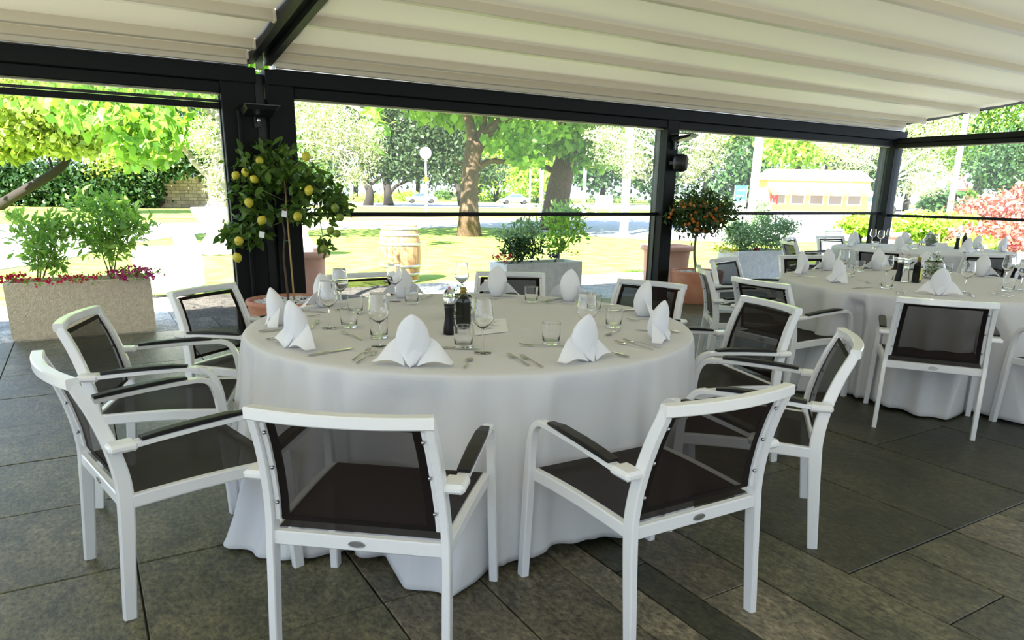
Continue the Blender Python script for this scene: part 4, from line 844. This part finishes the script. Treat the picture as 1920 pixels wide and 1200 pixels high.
# grey louvred bollard outside
bp = gz(1557,480); bo = empty('bollard', (bp.x,bp.y,0 if bp.y < 10.6 else -.03), 0, 'round grey louvred bollard beyond the rear table', 'bollard')
db = Dp(bp.x,bp.y,.4); rbl = 18*db/CF; hb = 52*db/CF
MB().lathe([(rbl*1.05,0),(rbl*1.05,.02),(rbl,.03),(rbl,hb*.56),(rbl*.9,hb*.57)], 28).build('body', 'bollard_grey', bo)
MB().lathe([(rbl*.8,hb*.56),(rbl*.8,hb*.92)], 20).build('core', 'pole_grey', bo)
for k in range(5): z = hb*(.60+.066*k); MB().lathe([(rbl*.78,z+.02*hb),(rbl,z),(rbl,z+.012*hb),(rbl*.78,z+.034*hb)], 28, cap0=False, cap1=False).build('louvre', 'bollard_grey', bo)
MB().lathe([(rbl,hb*.93),(rbl,hb*.985),(rbl*.95,hb)], 28).build('cap', 'bollard_grey', bo)
# post-mounted flood lights and loudspeaker
def flood(p, rz, label, tilt=.5):
    o = empty('flood_light', p, rz, label, 'lamp', 'flood lights on the posts'); o.rotation_euler = (0,0,rz)
    h = MB().rings([[(-.13,-.02,.0),(.13,-.02,.0),(.13,-.24,.05),(-.13,-.24,.05)],[(-.16,-.0,.045),(.16,-.0,.045),(.16,-.27,.085),(-.16,-.27,.085)]], True, False).build('housing', 'black', o)
    MB().box((-.165,-.275,.083),(.165,.0,.092)).build('front_glass', 'black_gloss', o)
    MB().box((-.03,-.02,-.10),(.03,.0,.03),.004).build('bracket', 'black', o); MB().lathe([(.02,-.03),(.02,.03)], 12, (0,-.05,-.03)).build('swivel', 'steel', o); return o
fp = gy(481,207,7.47); flood((fp.x,7.47,fp.z-.06), 0, 'black flood light mounted on the double post')
fp = gy(1275,265,7.5); flood((6.98,7.48,2.13), .5, 'black flood light high on the middle post')
sp = gy(1275,303,7.4); so = empty('loudspeaker', (6.98,7.46,1.86), .6, 'round black loudspeaker below the flood light on the middle post', 'loudspeaker')
for nm, pr, mt in (('cabinet', [(.085,0),(.115,.02),(.12,.10),(.105,.16)], 'black'), ('grille', [(.105,.16),(.09,.172),(.001,.178)], 'rubber')): g = MB().lathe(pr, 28).build(nm, mt, so); g.rotation_euler = (PI/2,0,0)
MB().box((-.02,-.02,-.02),(.02,.06,.02)).build('wall_bracket', 'black', so)
# ------------------------------------------------------------------ park trees
def tree(name, base, label, trunk, rad, limbs, mt_bark, fol, group=None, n_leaf=None):
    r = empty(name, base, 0, label, 'tree', group or 'trees in the park'); b0 = Vector(base)
    limb(r, [b0]+[Vector(p) for p in trunk], rad, mt_bark, 'trunk', 12)
    for pts, rr in limbs: limb(r, pts, rr, mt_bark, 'branch', 7)
    for f in fol: foliage(r, *f)
    return r
W = lambda px, D: px*D/CF/2
def crown(root, mt, B, L, W_, seed, name='unseen_shade_foliage'):  # foliage out of view overhead, added to shade the trunks and lawn
    rg = np.random.default_rng(seed); out = []
    for c, R, n in B:
        k = n//8; d = rg.normal(0,1,(k,3)); d /= np.linalg.norm(d,axis=1)[:,None]; q = d*(rg.random((k,1))**.33); out.append(np.array(c)+(np.repeat(q,8,axis=0)+rg.normal(0,.12,(k*8,3)))*np.array(R))
    P = np.vstack(out)-np.array(root.location); o = link(name, quads_mesh(name, leaf_quads(P, L, W_, rg, .5)), mt, root); o['kind'] = 'stuff'
# catalpa beyond the cocktail table (branch hangs into the left bay)
b = gz(412,452); b.z = -.03; D = Dp(b.x,b.y,1.5)
ct = tree('catalpa_tree', b, 'large-leaved catalpa with a low branch across the left bay', [P3(411,390,D),P3(408,348,D),P3(412,300,D),P3(425,230,D),P3(430,120,D),P3(425,40,D)], [W(38,D),W(34,D),W(36,D),W(26,D),W(22,D),W(16,D),W(10,D)],
 [([P3(408,345,D),P3(390,328,D),P3(362,302,D),P3(350,285,D),P3(312,252,D-.6),P3(250,236,D-1.2),P3(170,215,D-1.5)], [W(15,D),W(12,D),W(8,D),.02]),([P3(425,230,D),P3(360,190,D),P3(240,150,D-1)], [.12,.08,.03]),([P3(425,200,D),P3(560,170,D-1),P3(700,215,D-2)], [.12,.08,.03])], 'bark_pale',
 [('leaf_catalpa', [(200,215,110,30,D-1.2,330),(320,235,70,28,D-.8,240),(150,185,130,22,D-1,260),(265,285,50,24,D-1,120),(702,235,20,38,D-2,60),(300,170,140,22,D,300),(430,60,260,70,D,1500)], .30, .22, 71, 4, .2, .9)])
rgc = np.random.default_rng(72); PC = blobs_px([(225,222,95,30,D-1.6,150),(330,240,60,26,D-1.3,80),(250,262,50,22,D-1.6,40),(703,240,16,34,D-2.4,30)], rgc, 2, .2)
leaves(ct, leafmesh(.30,.25,.15,True), 'leaf_catalpa', PC, rgc, .3, 1.0, .7, 1.15)
# catalpa in the middle of the lawn
b = gz(880,441); b.z = -.03; D = Dp(b.x,b.y,2)
t_ = tree('catalpa_tree', b, 'stout catalpa trunk forking beside the globe lamp post', [P3(879,400,D),P3(881,345,D),P3(884,305,D),P3(890,270,D)], [W(50,D),W(37,D),W(31,D),W(32,D),W(34,D)],
 [([P3(888,290,D),P3(884,245,D),P3(872,205,D),P3(850,150,D)], [W(26,D),W(20,D),W(16,D),.1]),([P3(891,285,D),P3(912,252,D),P3(940,228,D),P3(970,200,D),P3(1010,150,D)], [W(26,D),W(22,D),W(20,D),W(14,D),.08]),([P3(888,275,D),P3(905,240,D),P3(912,205,D)], [W(16,D),W(11,D),.05]),([P3(890,318,D),P3(920,302,D),P3(955,303,D),P3(1010,288,D)], [W(16,D),W(11,D),W(9,D),.04]),([P3(880,312,D),P3(862,305,D),P3(848,292,D)], [W(9,D),W(6,D),.02])], 'bark',
 [('leaf_catalpa', [(965,262,48,30,D-1,260),(930,235,60,26,D+1,260),(1000,240,50,30,D,240),(985,300,26,12,D-1,60),(830,205,70,26,D+1,300),(860,90,260,90,D,2600)], .30, .22, 73, 4, .2, .8)])
crown(t_, 'leaf_catalpa', [((b.x-2.4,b.y-1.5,7.6),(5.2,4.6,2.4),5200),((b.x+1,b.y+1,8.5),(5,4.6,2.6),3500)], .34, .25, 174)
b = gz(1040,430); b.z = -.03; D = Dp(b.x,b.y,2)
t_ = tree('chestnut_tree', b, 'massive dark trunk behind the shrubs of the middle planter', [P3(1043,385,D),P3(1052,335,D),P3(1064,295,D),P3(1072,275,D)], [W(64,D),W(48,D),W(44,D),W(42,D),W(46,D)],
 [([P3(1066,285,D),P3(1058,250,D),P3(1040,215,D),P3(1020,150,D)], [W(30,D),W(24,D),W(18,D),.1]),([P3(1072,280,D),P3(1095,262,D),P3(1120,240,D),P3(1150,200,D)], [W(26,D),W(18,D),W(14,D),.08]),([P3(1070,280,D),P3(1085,250,D),P3(1090,205,D)], [W(18,D),W(12,D),.05]),([P3(1050,330,D),P3(1020,312,D),P3(985,305,D)], [W(14,D),W(9,D),.03])], 'bark',
 [('leaf_catalpa', [(1100,250,50,34,D-1,300),(1030,262,46,30,D-1,260),(1125,300,34,18,D-1,90),(1000,285,34,20,D-1,110),(1090,300,26,16,D-1,60),(1080,110,230,90,D,2400)], .36, .26, 75, 4, .2, .7)])
crown(t_, 'leaf_catalpa', [((b.x-2.6,b.y-1.8,8.6),(5.6,5,2.8),5200),((b.x+2,b.y+1,9),(5,5,3),3000)], .36, .26, 175)
# holm oaks behind the globe lamp
b = gz(690,385); b.z = -.03; D = Dp(b.x,b.y,4)
tree('holm_oak', b, 'dark bushy oak left of the globe lamp, leftmost trunk', [P3(694,365,D),P3(688,345,D),P3(680,330,D)], [W(20,D),W(15,D),W(14,D),W(12,D)], [([P3(688,350,D),P3(705,338,D),P3(725,325,D)], [W(8,D),W(5,D)]),([P3(684,338,D),P3(672,322,D),P3(665,305,D)], [W(8,D),W(5,D)])], 'bark_dark', [('leaf_holm', [(675,290,42,42,D,2600),(720,270,46,60,D,3200),(700,225,60,36,D,2200),(650,320,24,20,D,500)], .42, .26, 77)])
b = gz(729,385); b.z = -.03
tree('holm_oak', b, 'dark bushy oak left of the globe lamp, V-shaped trunk', [P3(727,368,D),P3(726,352,D),P3(722,335,D)], [W(22,D),W(15,D),W(14,D),W(12,D)], [([P3(729,366,D),P3(742,350,D),P3(768,338,D)], [W(9,D),W(6,D),W(4,D)])], 'bark_dark', [('leaf_holm', [(770,285,55,48,D,3200),(800,235,66,40,D,2800),(780,320,36,18,D,700),(745,310,34,24,D,900)], .42, .26, 79)])
b = gz(865,384); b.z = -.03
tree('holm_oak', b, 'dark oak right of the globe lamp behind the catalpa', [P3(862,365,D),P3(858,345,D)], [W(16,D),W(12,D),W(10,D)], [([P3(864,372,D),P3(872,355,D),P3(880,340,D)], [W(8,D),W(5,D)])], 'bark_dark', [('leaf_holm', [(850,300,46,42,D,2600),(900,320,50,24,D,1600),(850,250,44,36,D,1800)], .42, .26, 81)])
# left bay background
bh = gz(60,386); Dh = Dp(bh.x,bh.y,3)
hd = empty('hedge', (bh.x,bh.y,-.03), 0, 'dense dark evergreen hedge behind the lawn at far left', 'hedge'); foliage(hd, 'leaf_hedge', [(x,348,46,42,Dh,2600) for x in (-40,20,80,140,200,250)]+[(300,320,40,20,Dh,700),(360,305,46,28,Dh,1300)], .36, .24, 83)
b = gz(-14,393); b.z = -.03; D = Dp(b.x,b.y,3)
tree('leaning_tree', b, 'pale yellow-green tree with a dark leaning trunk at far left', [P3(30,366,D),P3(70,343,D),P3(104,322,D),P3(124,302,D),P3(128,282,D)], [W(22,D),W(17,D),W(16,D),W(15,D),W(13,D),W(9,D)], [([P3(100,326,D),P3(96,310,D),P3(90,290,D)], [W(7,D),W(4,D)]),([P3(128,285,D),P3(150,260,D),P3(180,240,D)], [W(9,D),W(5,D)])], 'bark_dark', [('leaf_pale', [(60,230,80,44,D-4,3400),(140,215,70,46,D-4,3000),(120,268,50,20,D-4,1200),(20,275,40,26,D-3,900),(90,160,160,50,D-4,3500)], .40, .28, 85)])
b = gz(305,388); b.z = -.03; D = Dp(b.x,b.y,3)
tree('forked_tree', b, 'yellowish tree whose two trunks lean before the brick wall', [P3(304,372,D),P3(305,350,D),P3(303,325,D)], [W(16,D),W(11,D),W(10,D),W(7,D)], [([P3(302,386,D),P3(283,366,D),P3(268,345,D),P3(255,325,D)], [W(9,D),W(8,D),W(6,D),W(4,D)])], 'bark', [('leaf_pale', [(230,310,56,34,D-3,1700),(280,300,50,28,D-3,1300),(190,335,26,18,D-3,300),(340,285,60,26,D-2,1300)], .34, .24, 87)])
# block wall, laid block by block
w0, w1 = gz(258,388), gz(402,389); bw = empty('brick_wall', (w0.x,w0.y,-.03), math.atan2(w1.y-w0.y,w1.x-w0.x)); struct(bw); WL = (w1-w0).length; HW = 2.45
MB().box((0,-.02,0),(WL,.16,HW)).build('mortar_core', 'cement_gap', bw); mat('wall_block', (.60,.44,.33), .9, objvar=.22, bump=.4, bs=8)
bm = MB().box((.012,-.05,.012),(.62,.0,.262),.008).mesh('block'); nc = int(WL/.635)
for rw in range(9):
    for k in range(nc): o = link('block', bm, 'wall_block', bw); o.location = (k*.635+(.31 if rw % 2 else 0)*(1 if k < nc-1 else 0), -.018, rw*.272)
MB().box((-.05,-.09,HW),(WL+.05,.2,HW+.12)).build('coping', 'terracotta_pale', bw)
# far backdrop of trees, each its own tree
def far_tree(x, y, rx, ry, D, mt, n, label, seed, size=.7):
    p = P3(x, y, D); r = empty('far_tree', (p.x,p.y,-.03), 0, label, 'tree', 'trees along the far side of the park')
    limb(r, [r.location, r.location+Vector((.3,0,p.z*.5)), Vector(p)], [.5,.4,.25], 'bark_dark', 'trunk', 8)
    foliage(r, mt, [(x,y,rx,ry,D,n),(x+rx*.4,y-ry*.5,rx*.6,ry*.6,D,n//3),(x-rx*.5,y+ry*.3,rx*.6,ry*.5,D,n//3)], size, size*.65, seed)
fs = [(-60,200,120,130,95,'leaf_deep','behind the leaning tree, far left'),(90,170,120,120,100,'leaf_hedge','above the dark hedge'),(240,190,110,120,96,'leaf_mid','above the block wall, left'),(360,210,100,130,92,'leaf_deep','above the block wall, right'),(480,230,100,130,110,'leaf_mid','behind the double post'),(590,300,70,80,100,'leaf_mid','left of the oaks, behind the olive'),(660,220,100,110,130,'leaf_mid','behind the leftmost oak'),(780,230,110,110,135,'leaf_deep','behind the globe lamp'),(930,290,80,80,130,'leaf_lime','bright, behind the central catalpa'),(900,200,110,80,140,'leaf_mid','high above the central catalpa'),(1010,330,44,36,120,'leaf_lime','small and bright between the two big trunks'),(1040,230,110,110,140,'leaf_mid','behind the massive trunk'),(1130,310,50,50,110,'leaf_deep','dark, right of the massive trunk'),(1180,220,110,100,140,'leaf_mid','behind the white pillar'),(1230,310,60,56,120,'leaf_deep','behind the middle post'),(1330,250,90,110,110,'leaf_deep','right of the loudspeaker'),(1400,330,50,56,95,'leaf_deep','behind the blue sign'),(1430,220,90,90,100,'leaf_mid','above the blue sign'),(1500,265,70,44,80,'leaf_lime','bright, above the orange kiosk'),(1560,230,110,80,110,'leaf_mid','high above the orange kiosk'),(1640,300,70,80,110,'leaf_deep','behind the corner post'),(1720,250,90,100,110,'leaf_mid','behind the corner olive'),(1850,250,80,90,60,'leaf_mid','broad, right window'),(1900,300,70,60,52,'leaf_deep','dark, cut by the right image edge'),(1990,260,120,120,60,'leaf_mid','beyond the right image edge')]
for i, (x,y,rx,ry,D,mt,l) in enumerate(fs): far_tree(x, y, rx, ry, D, mt, 2200 if rx > 60 else 1400, 'park tree '+l, 200+i, .0075*D*(.8 if D < 70 else 1))
# shrubs along the road
def bush(x, y, rx, ry, mt, n, label, seed, size, cat='shrub', D=None):
    g = gz(x, y+ry*.9); D = D or Dp(g.x,g.y,.5); p = P3(x, y, D); r = empty('roadside_shrub', (p.x,p.y,-.03), 0, label, cat, 'shrubs beside the road'); rb_ = ry*D/CF; yy = y if P3(x,y,D).z < rb_*.95 else 0
    p2 = P3(x,y,D); foliage(r, mt, [(x,y,rx,ry,D,n)], size, size*.6, seed)
    st = MB(); rs_ = random.Random(seed)
    for k in range(6): a = rs_.uniform(0,6.28); q = rx*D/CF*.5*rs_.random(); st.tube([(q*.3*math.cos(a),q*.3*math.sin(a),0),(q*math.cos(a),q*math.sin(a),max(.2,p2.z+.03))], [.02,.01], 5)
    st.build('stems', 'bark_dark', r)
for i, (x,y,rx,ry,mt,l) in enumerate(((700,372,34,9,'leaf_lime','low, left of the oak trunks'),(760,368,24,10,'leaf_lime','low, between oaks and lamp post'),(835,366,22,9,'leaf_mid','low, left of the catalpa trunk'),(930,370,36,9,'leaf_lime','low bright, right of the catalpa trunk'),(985,372,30,8,'leaf_mid','low, left of the massive trunk'),(1150,374,46,7,'leaf_mid','low, behind the white board'),(1480,380,50,14,'leaf_lime','bright low hedge before the orange kiosk'),(1590,388,44,12,'leaf_lime','bright low hedge left of the corner post'))): bush(x, y, rx, ry, mt, 900, 'roadside shrub, '+l, 300+i, .42)
for i, (x,y,rx,ry,mt,l,D) in enumerate(((1620,420,40,16,'leaf_lime','lime-green mound left of the corner post',24),(1725,425,46,22,'leaf_lime','lime-green mound right of the corner post',21),(1790,425,40,20,'leaf_lime','lime-green mound in the right window',21),(1860,405,56,30,'leaf_red','pinkish-red barberry in the right window',22),(1920,385,50,34,'leaf_red','taller pinkish-red barberry at the right edge',23),(1870,445,70,20,'leaf_red','low pinkish-red barberry above the rear table',19),(1770,378,30,18,'leaf_deep','dark green bush behind the barberries',34),(1800,372,22,14,'leaf_mid','green bush beside the road sign',36),(1830,462,30,12,'leaf_lime','small bright plant low in the right window',17))): bush(x, y, rx, ry, mt, 3200, 'dense shrub: '+l, 320+i, .16 if D < 30 else .26, D=D)
# lamp post with globe
b = gz(800,402); D = Dp(b.x,b.y,2); lp2 = empty('lamp_post', (b.x,b.y,-.03), 0, 'white park lamp post with a round globe', 'lamp post'); top = P3(801,288,D)
MB().tube([(0,0,0),(0,0,top.z*.5)], [.11,.085], 10).build('lower_pole', 'white_metal', lp2); MB().tube([(0,0,top.z*.5),(0,0,top.z-.3)], [.065,.055], 10).build('upper_pole', 'white_metal', lp2)
MB().lathe([(.11,0),(.14,.06),(.08,.14)], 12, (0,0,top.z-.5)).build('globe_holder', 'white_metal', lp2); MB().ball((0,0,top.z+.03), W(22,D), 20, 14).build('globe', 'lamp_globe', lp2); MB().box((-.14,-.09,top.z*.55),(.14,.09,top.z*.62)).build('yellow_sign', 'petal_yellow', lp2)
def pole(x0, y0, x1, y1, wpx, label, mt, cat='pole', D=None):
    b = gz(x0, y0) if D is None else P3(x0, y0, D); D = Dp(b.x,b.y,1); t = P3(x1, y1, D); r = empty('pole', (b.x,b.y,-.03), 0, label, cat); h = t.z+.03
    MB().tube([(0,0,0),(0,0,h)], [W(wpx,D),W(wpx,D)*.85], 10).build('shaft', mt, r); MB().lathe([(W(wpx,D)*1.6,0),(W(wpx,D)*1.6,.06)], 12).build('base_flange', mt, r); return r
pole(1169,440,1183,190,17, 'thick white flagpole left of the middle post', 'white_metal', 'flagpole'); pole(1402,470,1420,190,17, 'thick white flagpole in the right bay', 'white_metal', 'flagpole', 24)
pole(1094,398,1100,250,7, 'thin pale blue pole beside the white board', 'pole_grey'); pole(1014,400,1020,210,9, 'grey pole left of the massive trunk', 'pole_grey'); pole(993,392,997,290,4, 'thin distant pole between the two big trunks', 'pole_grey'); sg = pole(1779,402,1808,180,11, 'pale blue road sign pole in the right window', 'pole_grey', 'pole', 27)
# road sign
mat('sign_red', (.60,.05,.04), .5); mat('sign_white', (.85,.85,.85), .5); mat('sign_blue', (.03,.18,.55), .5)
sc = P3(1801,347,26.7); rs = empty('road_sign', sc, -.55, 'red-bordered triangular warning sign on the pale blue pole', 'sign')
def tri(r, y, nm, mt): MB().rings([[(r*math.sin(a),y,r*math.cos(a)) for a in (0,2.094,4.189)],[(r*math.sin(a),y+.01,r*math.cos(a)) for a in (0,2.094,4.189)]], True, False).build(nm, mt, rs)
tri(.40,0,'red_border','sign_red'); tri(.26,-.006,'white_field','sign_white'); MB().box((-.03,-.010,-.08),(.03,-.004,.06)).build('pictogram', 'print', rs); MB().box((-.10,-.010,-.10),(.10,-.004,-.06)).build('pictogram', 'print', rs)
# blue notice sign
D = 40; p = P3(1388,372,D); bs = empty('notice_sign', (p.x,p.y,-.03), -.5, 'blue and white notice board beside the white flagpole', 'sign'); hw = W(22,D); z0, z1 = P3(1388,398,D).z, P3(1388,347,D).z
MB().box((-hw,0,max(z0,.1)),(hw,.05,z1)).build('panel', 'sign_white', bs); MB().box((-hw,-.006,z1-.52*(z1-z0)),(hw,0,z1)).build('blue_field', 'sign_blue', bs)
for k in range(3): MB().box((-hw*.7,-.012,z1-.20*(k+1)*(z1-z0)),(hw*(.7-.2*k),-.006,z1-(.20*(k+1)-.05)*(z1-z0))).build('print_band', 'sign_white' if k < 2 else 'sign_blue', bs)
for s in (-1,1): MB().box((s*hw-.03,.0,0),(s*hw+.03,.05,z1)).build('leg', 'pole_grey', bs)
# white board on two legs
b = gz(1131,402); D = Dp(b.x,b.y,1); ib = empty('information_board', (b.x,b.y,-.03), -.5, 'blank white board on two legs in the middle bay', 'sign'); hw = W(32,D); z1 = P3(1131,366,D).z; z0 = P3(1131,388,D).z
MB().box((-hw,0,z0),(hw,.06,z1)).build('board', 'sign_white', ib)
for s in (-1,1): MB().box((s*hw*.9-.06,0,0),(s*hw*.9+.06,.06,z0)).build('leg', 'white_metal', ib)
# ------------------------------------------------------------------ kiosk, cars, people
mat('kiosk_wall', (.62,.40,.22), .8); mat('awning', (.62,.20,.06), .7); mat('kiosk_glass', (.25,.22,.2), .1); mat('car_white', (.78,.80,.82), .2, coat=.6); mat('car_silver', (.45,.50,.55), .2, .3, coat=.6); mat('car_glass', (.06,.09,.11), .08); mat('tyre', (.02,.02,.02), .8)
D = 70; kb = P3(1530,392,D); ki = empty('kiosk', (kb.x,kb.y,-.03), -.55, 'sunlit orange kiosk with a striped awning beyond the road', 'kiosk'); m2 = D/CF; kw = 95*m2; kh = 60*m2
MB().box((-kw,0,0),(kw,4,kh),.02).build('wall', 'kiosk_wall', ki)
MB().rings([[(-kw-.3,-.2,kh),(kw+.3,-.2,kh),(kw+.3,4.2,kh),(-kw-.3,4.2,kh)],[(-kw*.9,1.4,kh+1.1),(kw*.9,1.4,kh+1.1),(kw*.9,2.6,kh+1.1),(-kw*.9,2.6,kh+1.1)]], True, False).build('roof', 'kiosk_wall', ki)
for k in range(12): x0 = -kw+2*kw*k/12; b = MB(); b.add([(x0,0,kh*.78),(x0+2*kw/12,0,kh*.78),(x0+2*kw/12,-1.5,kh*.62),(x0,-1.5,kh*.62),(x0,-1.5,kh*.56),(x0+2*kw/12,-1.5,kh*.56)], [(0,1,2,3),(3,2,5,4)]); b.build('awning_strip', 'awning' if k % 2 == 0 else 'kiosk_wall', ki)
for k in range(5): x0 = -kw*.9+kw*.37*k; f_ = MB().box((x0,-.05,.9),(x0+kw*.28,.02,kh*.60)).build('window', 'white_metal', ki); MB().box((x0+.1,-.06,1.0),(x0+kw*.28-.1,-.045,kh*.58)).build('pane', 'kiosk_glass', f_)
lm = MB(); M_ = [(0,0),(.18,0),(.18,.6),(.4,.2),(.62,.6),(.62,0),(.8,0),(.8,1),(.6,1),(.4,.6),(.2,1),(0,1)]
for q in range(1): lm.add([(x,-.07,z) for x, z in M_], [(0,1,2,11),(11,2,10),(2,3,9,10),(3,4,8,9),(4,5,6,7),(4,7,8)])
lo = lm.build('red_letter', 'sign_red', ki); lo.location = (-kw*.93,0,.9)
def car(x, y, D, rz, label, paint, sc=1.0):
    g = P3(x, y, D); r = empty('car', (g.x,g.y,-.012), rz, label, 'car', 'cars on the far road'); r.scale = (sc,sc,sc)
    prof = [(-2.1,.35),(-2.15,.75),(-1.3,.92),(-.75,1.42),(.75,1.45),(1.45,.98),(2.1,.90),(2.15,.35)]
    MB().rings([[(x_,-.85,z) for x_, z in prof],[(x_,.85,z) for x_, z in prof]], True, False).build('body', paint, r)
    wp = [(-1.15,.95),(-.70,1.36),(.70,1.39),(1.28,.99)]
    for s in (-1,1): MB().add([(x_,s*.86,z) for x_, z in wp], [(0,1,2,3)]).build('side_window', 'car_glass', r)
    MB().add([(-1.27,-.75,.96),(-1.27,.75,.96),(-.80,.70,1.40),(-.80,-.70,1.40)], [(0,1,2,3)]).build('rear_window', 'car_glass', r); MB().add([(1.43,-.75,1.02),(1.43,.75,1.02),(.81,.70,1.43),(.81,-.70,1.43)], [(0,1,2,3)]).build('windscreen', 'car_glass', r)
    for wx in (-1.35,1.35):
        for s in (-1,1): wh = MB().lathe([(.20,-.10),(.33,-.09),(.34,0),(.33,.09),(.20,.10)], 18).build('wheel', 'tyre', r); wh.rotation_euler = (PI/2,0,0); wh.location = (wx,s*.8,.34)
car(790,377,100,-.3,'pale car parked behind the globe lamp post','car_silver'); car(965,377,105,-.35,'bluish car parked right of the catalpa trunk','car_silver'); car(1838,424,36,-.6,'white car behind the red barberries','car_white'); car(1632,392,75,-.5,'white van-like car left of the corner post','car_white',1.3)
mat('skin', (.55,.36,.27), .6); mat('shirt_dark', (.10,.06,.06), .8); mat('shirt_blue', (.15,.28,.45), .8); mat('hair', (.03,.02,.015), .7); mat('trousers', (.05,.05,.07), .8)
def person(x, y, D, rz, label, shirt):
    g = P3(x, y, D); r = empty('person', (g.x,g.y,-.03), rz, label, 'person')
    J = [((0,0,.95),.13),((0,0,1.15),.12),((0,.01,1.38),.15),((0,0,1.52),.06),((0,-.01,1.62),.085),((0,0,1.74),.075),
         ((.10,0,.90),.10),((.11,-.02,.50),.065),((.11,.02,.08),.045),((.11,-.10,.03),.035),((-.10,0,.90),.10),((-.11,.02,.50),.065),((-.11,.02,.08),.045),((-.11,-.10,.03),.035),
         ((.19,.01,1.42),.06),((.24,.02,1.15),.042),((.23,-.10,.92),.032),((-.19,.01,1.42),.06),((-.24,.02,1.15),.042),((-.22,-.10,.92),.032)]
    Eg = [(0,1),(1,2),(2,3),(3,4),(4,5),(0,6),(6,7),(7,8),(8,9),(0,10),(10,11),(11,12),(12,13),(2,14),(14,15),(15,16),(2,17),(17,18),(18,19)]
    me = bpy.data.meshes.new('body'); me.from_pydata([j[0] for j in J], Eg, []); o = link('body', me, shirt, r); o.modifiers.new('skin', 'SKIN')
    for v, j in zip(me.skin_vertices[0].data if me.skin_vertices else [], J): v.radius = (j[1], j[1])
    o.modifiers.new('sub', 'SUBSURF').levels = 1
    MB().ball((0,.01,1.69), .098, 10, 7, (1,1.08,1.1)).build('hair', 'hair', r); MB().ball((0,-.055,1.665), .075, 10, 7, (.95,.8,1.15)).build('face', 'skin', r); return r
person(1722,402,44,-.4,'person in a dark top standing beyond the lime shrubs','shirt_dark'); person(1748,401,46,-.8,'person in a blue top beyond the dark green bush','shirt_blue')
# terracotta trough outside the right side
tt = P3(1712,462,15.5); tq = trough((tt.x,tt.y), 1.0, .5, .42, 'long terracotta trough outside the right-hand side', 'terracotta_pale'); tq.rotation_euler = (0,0,-.9)
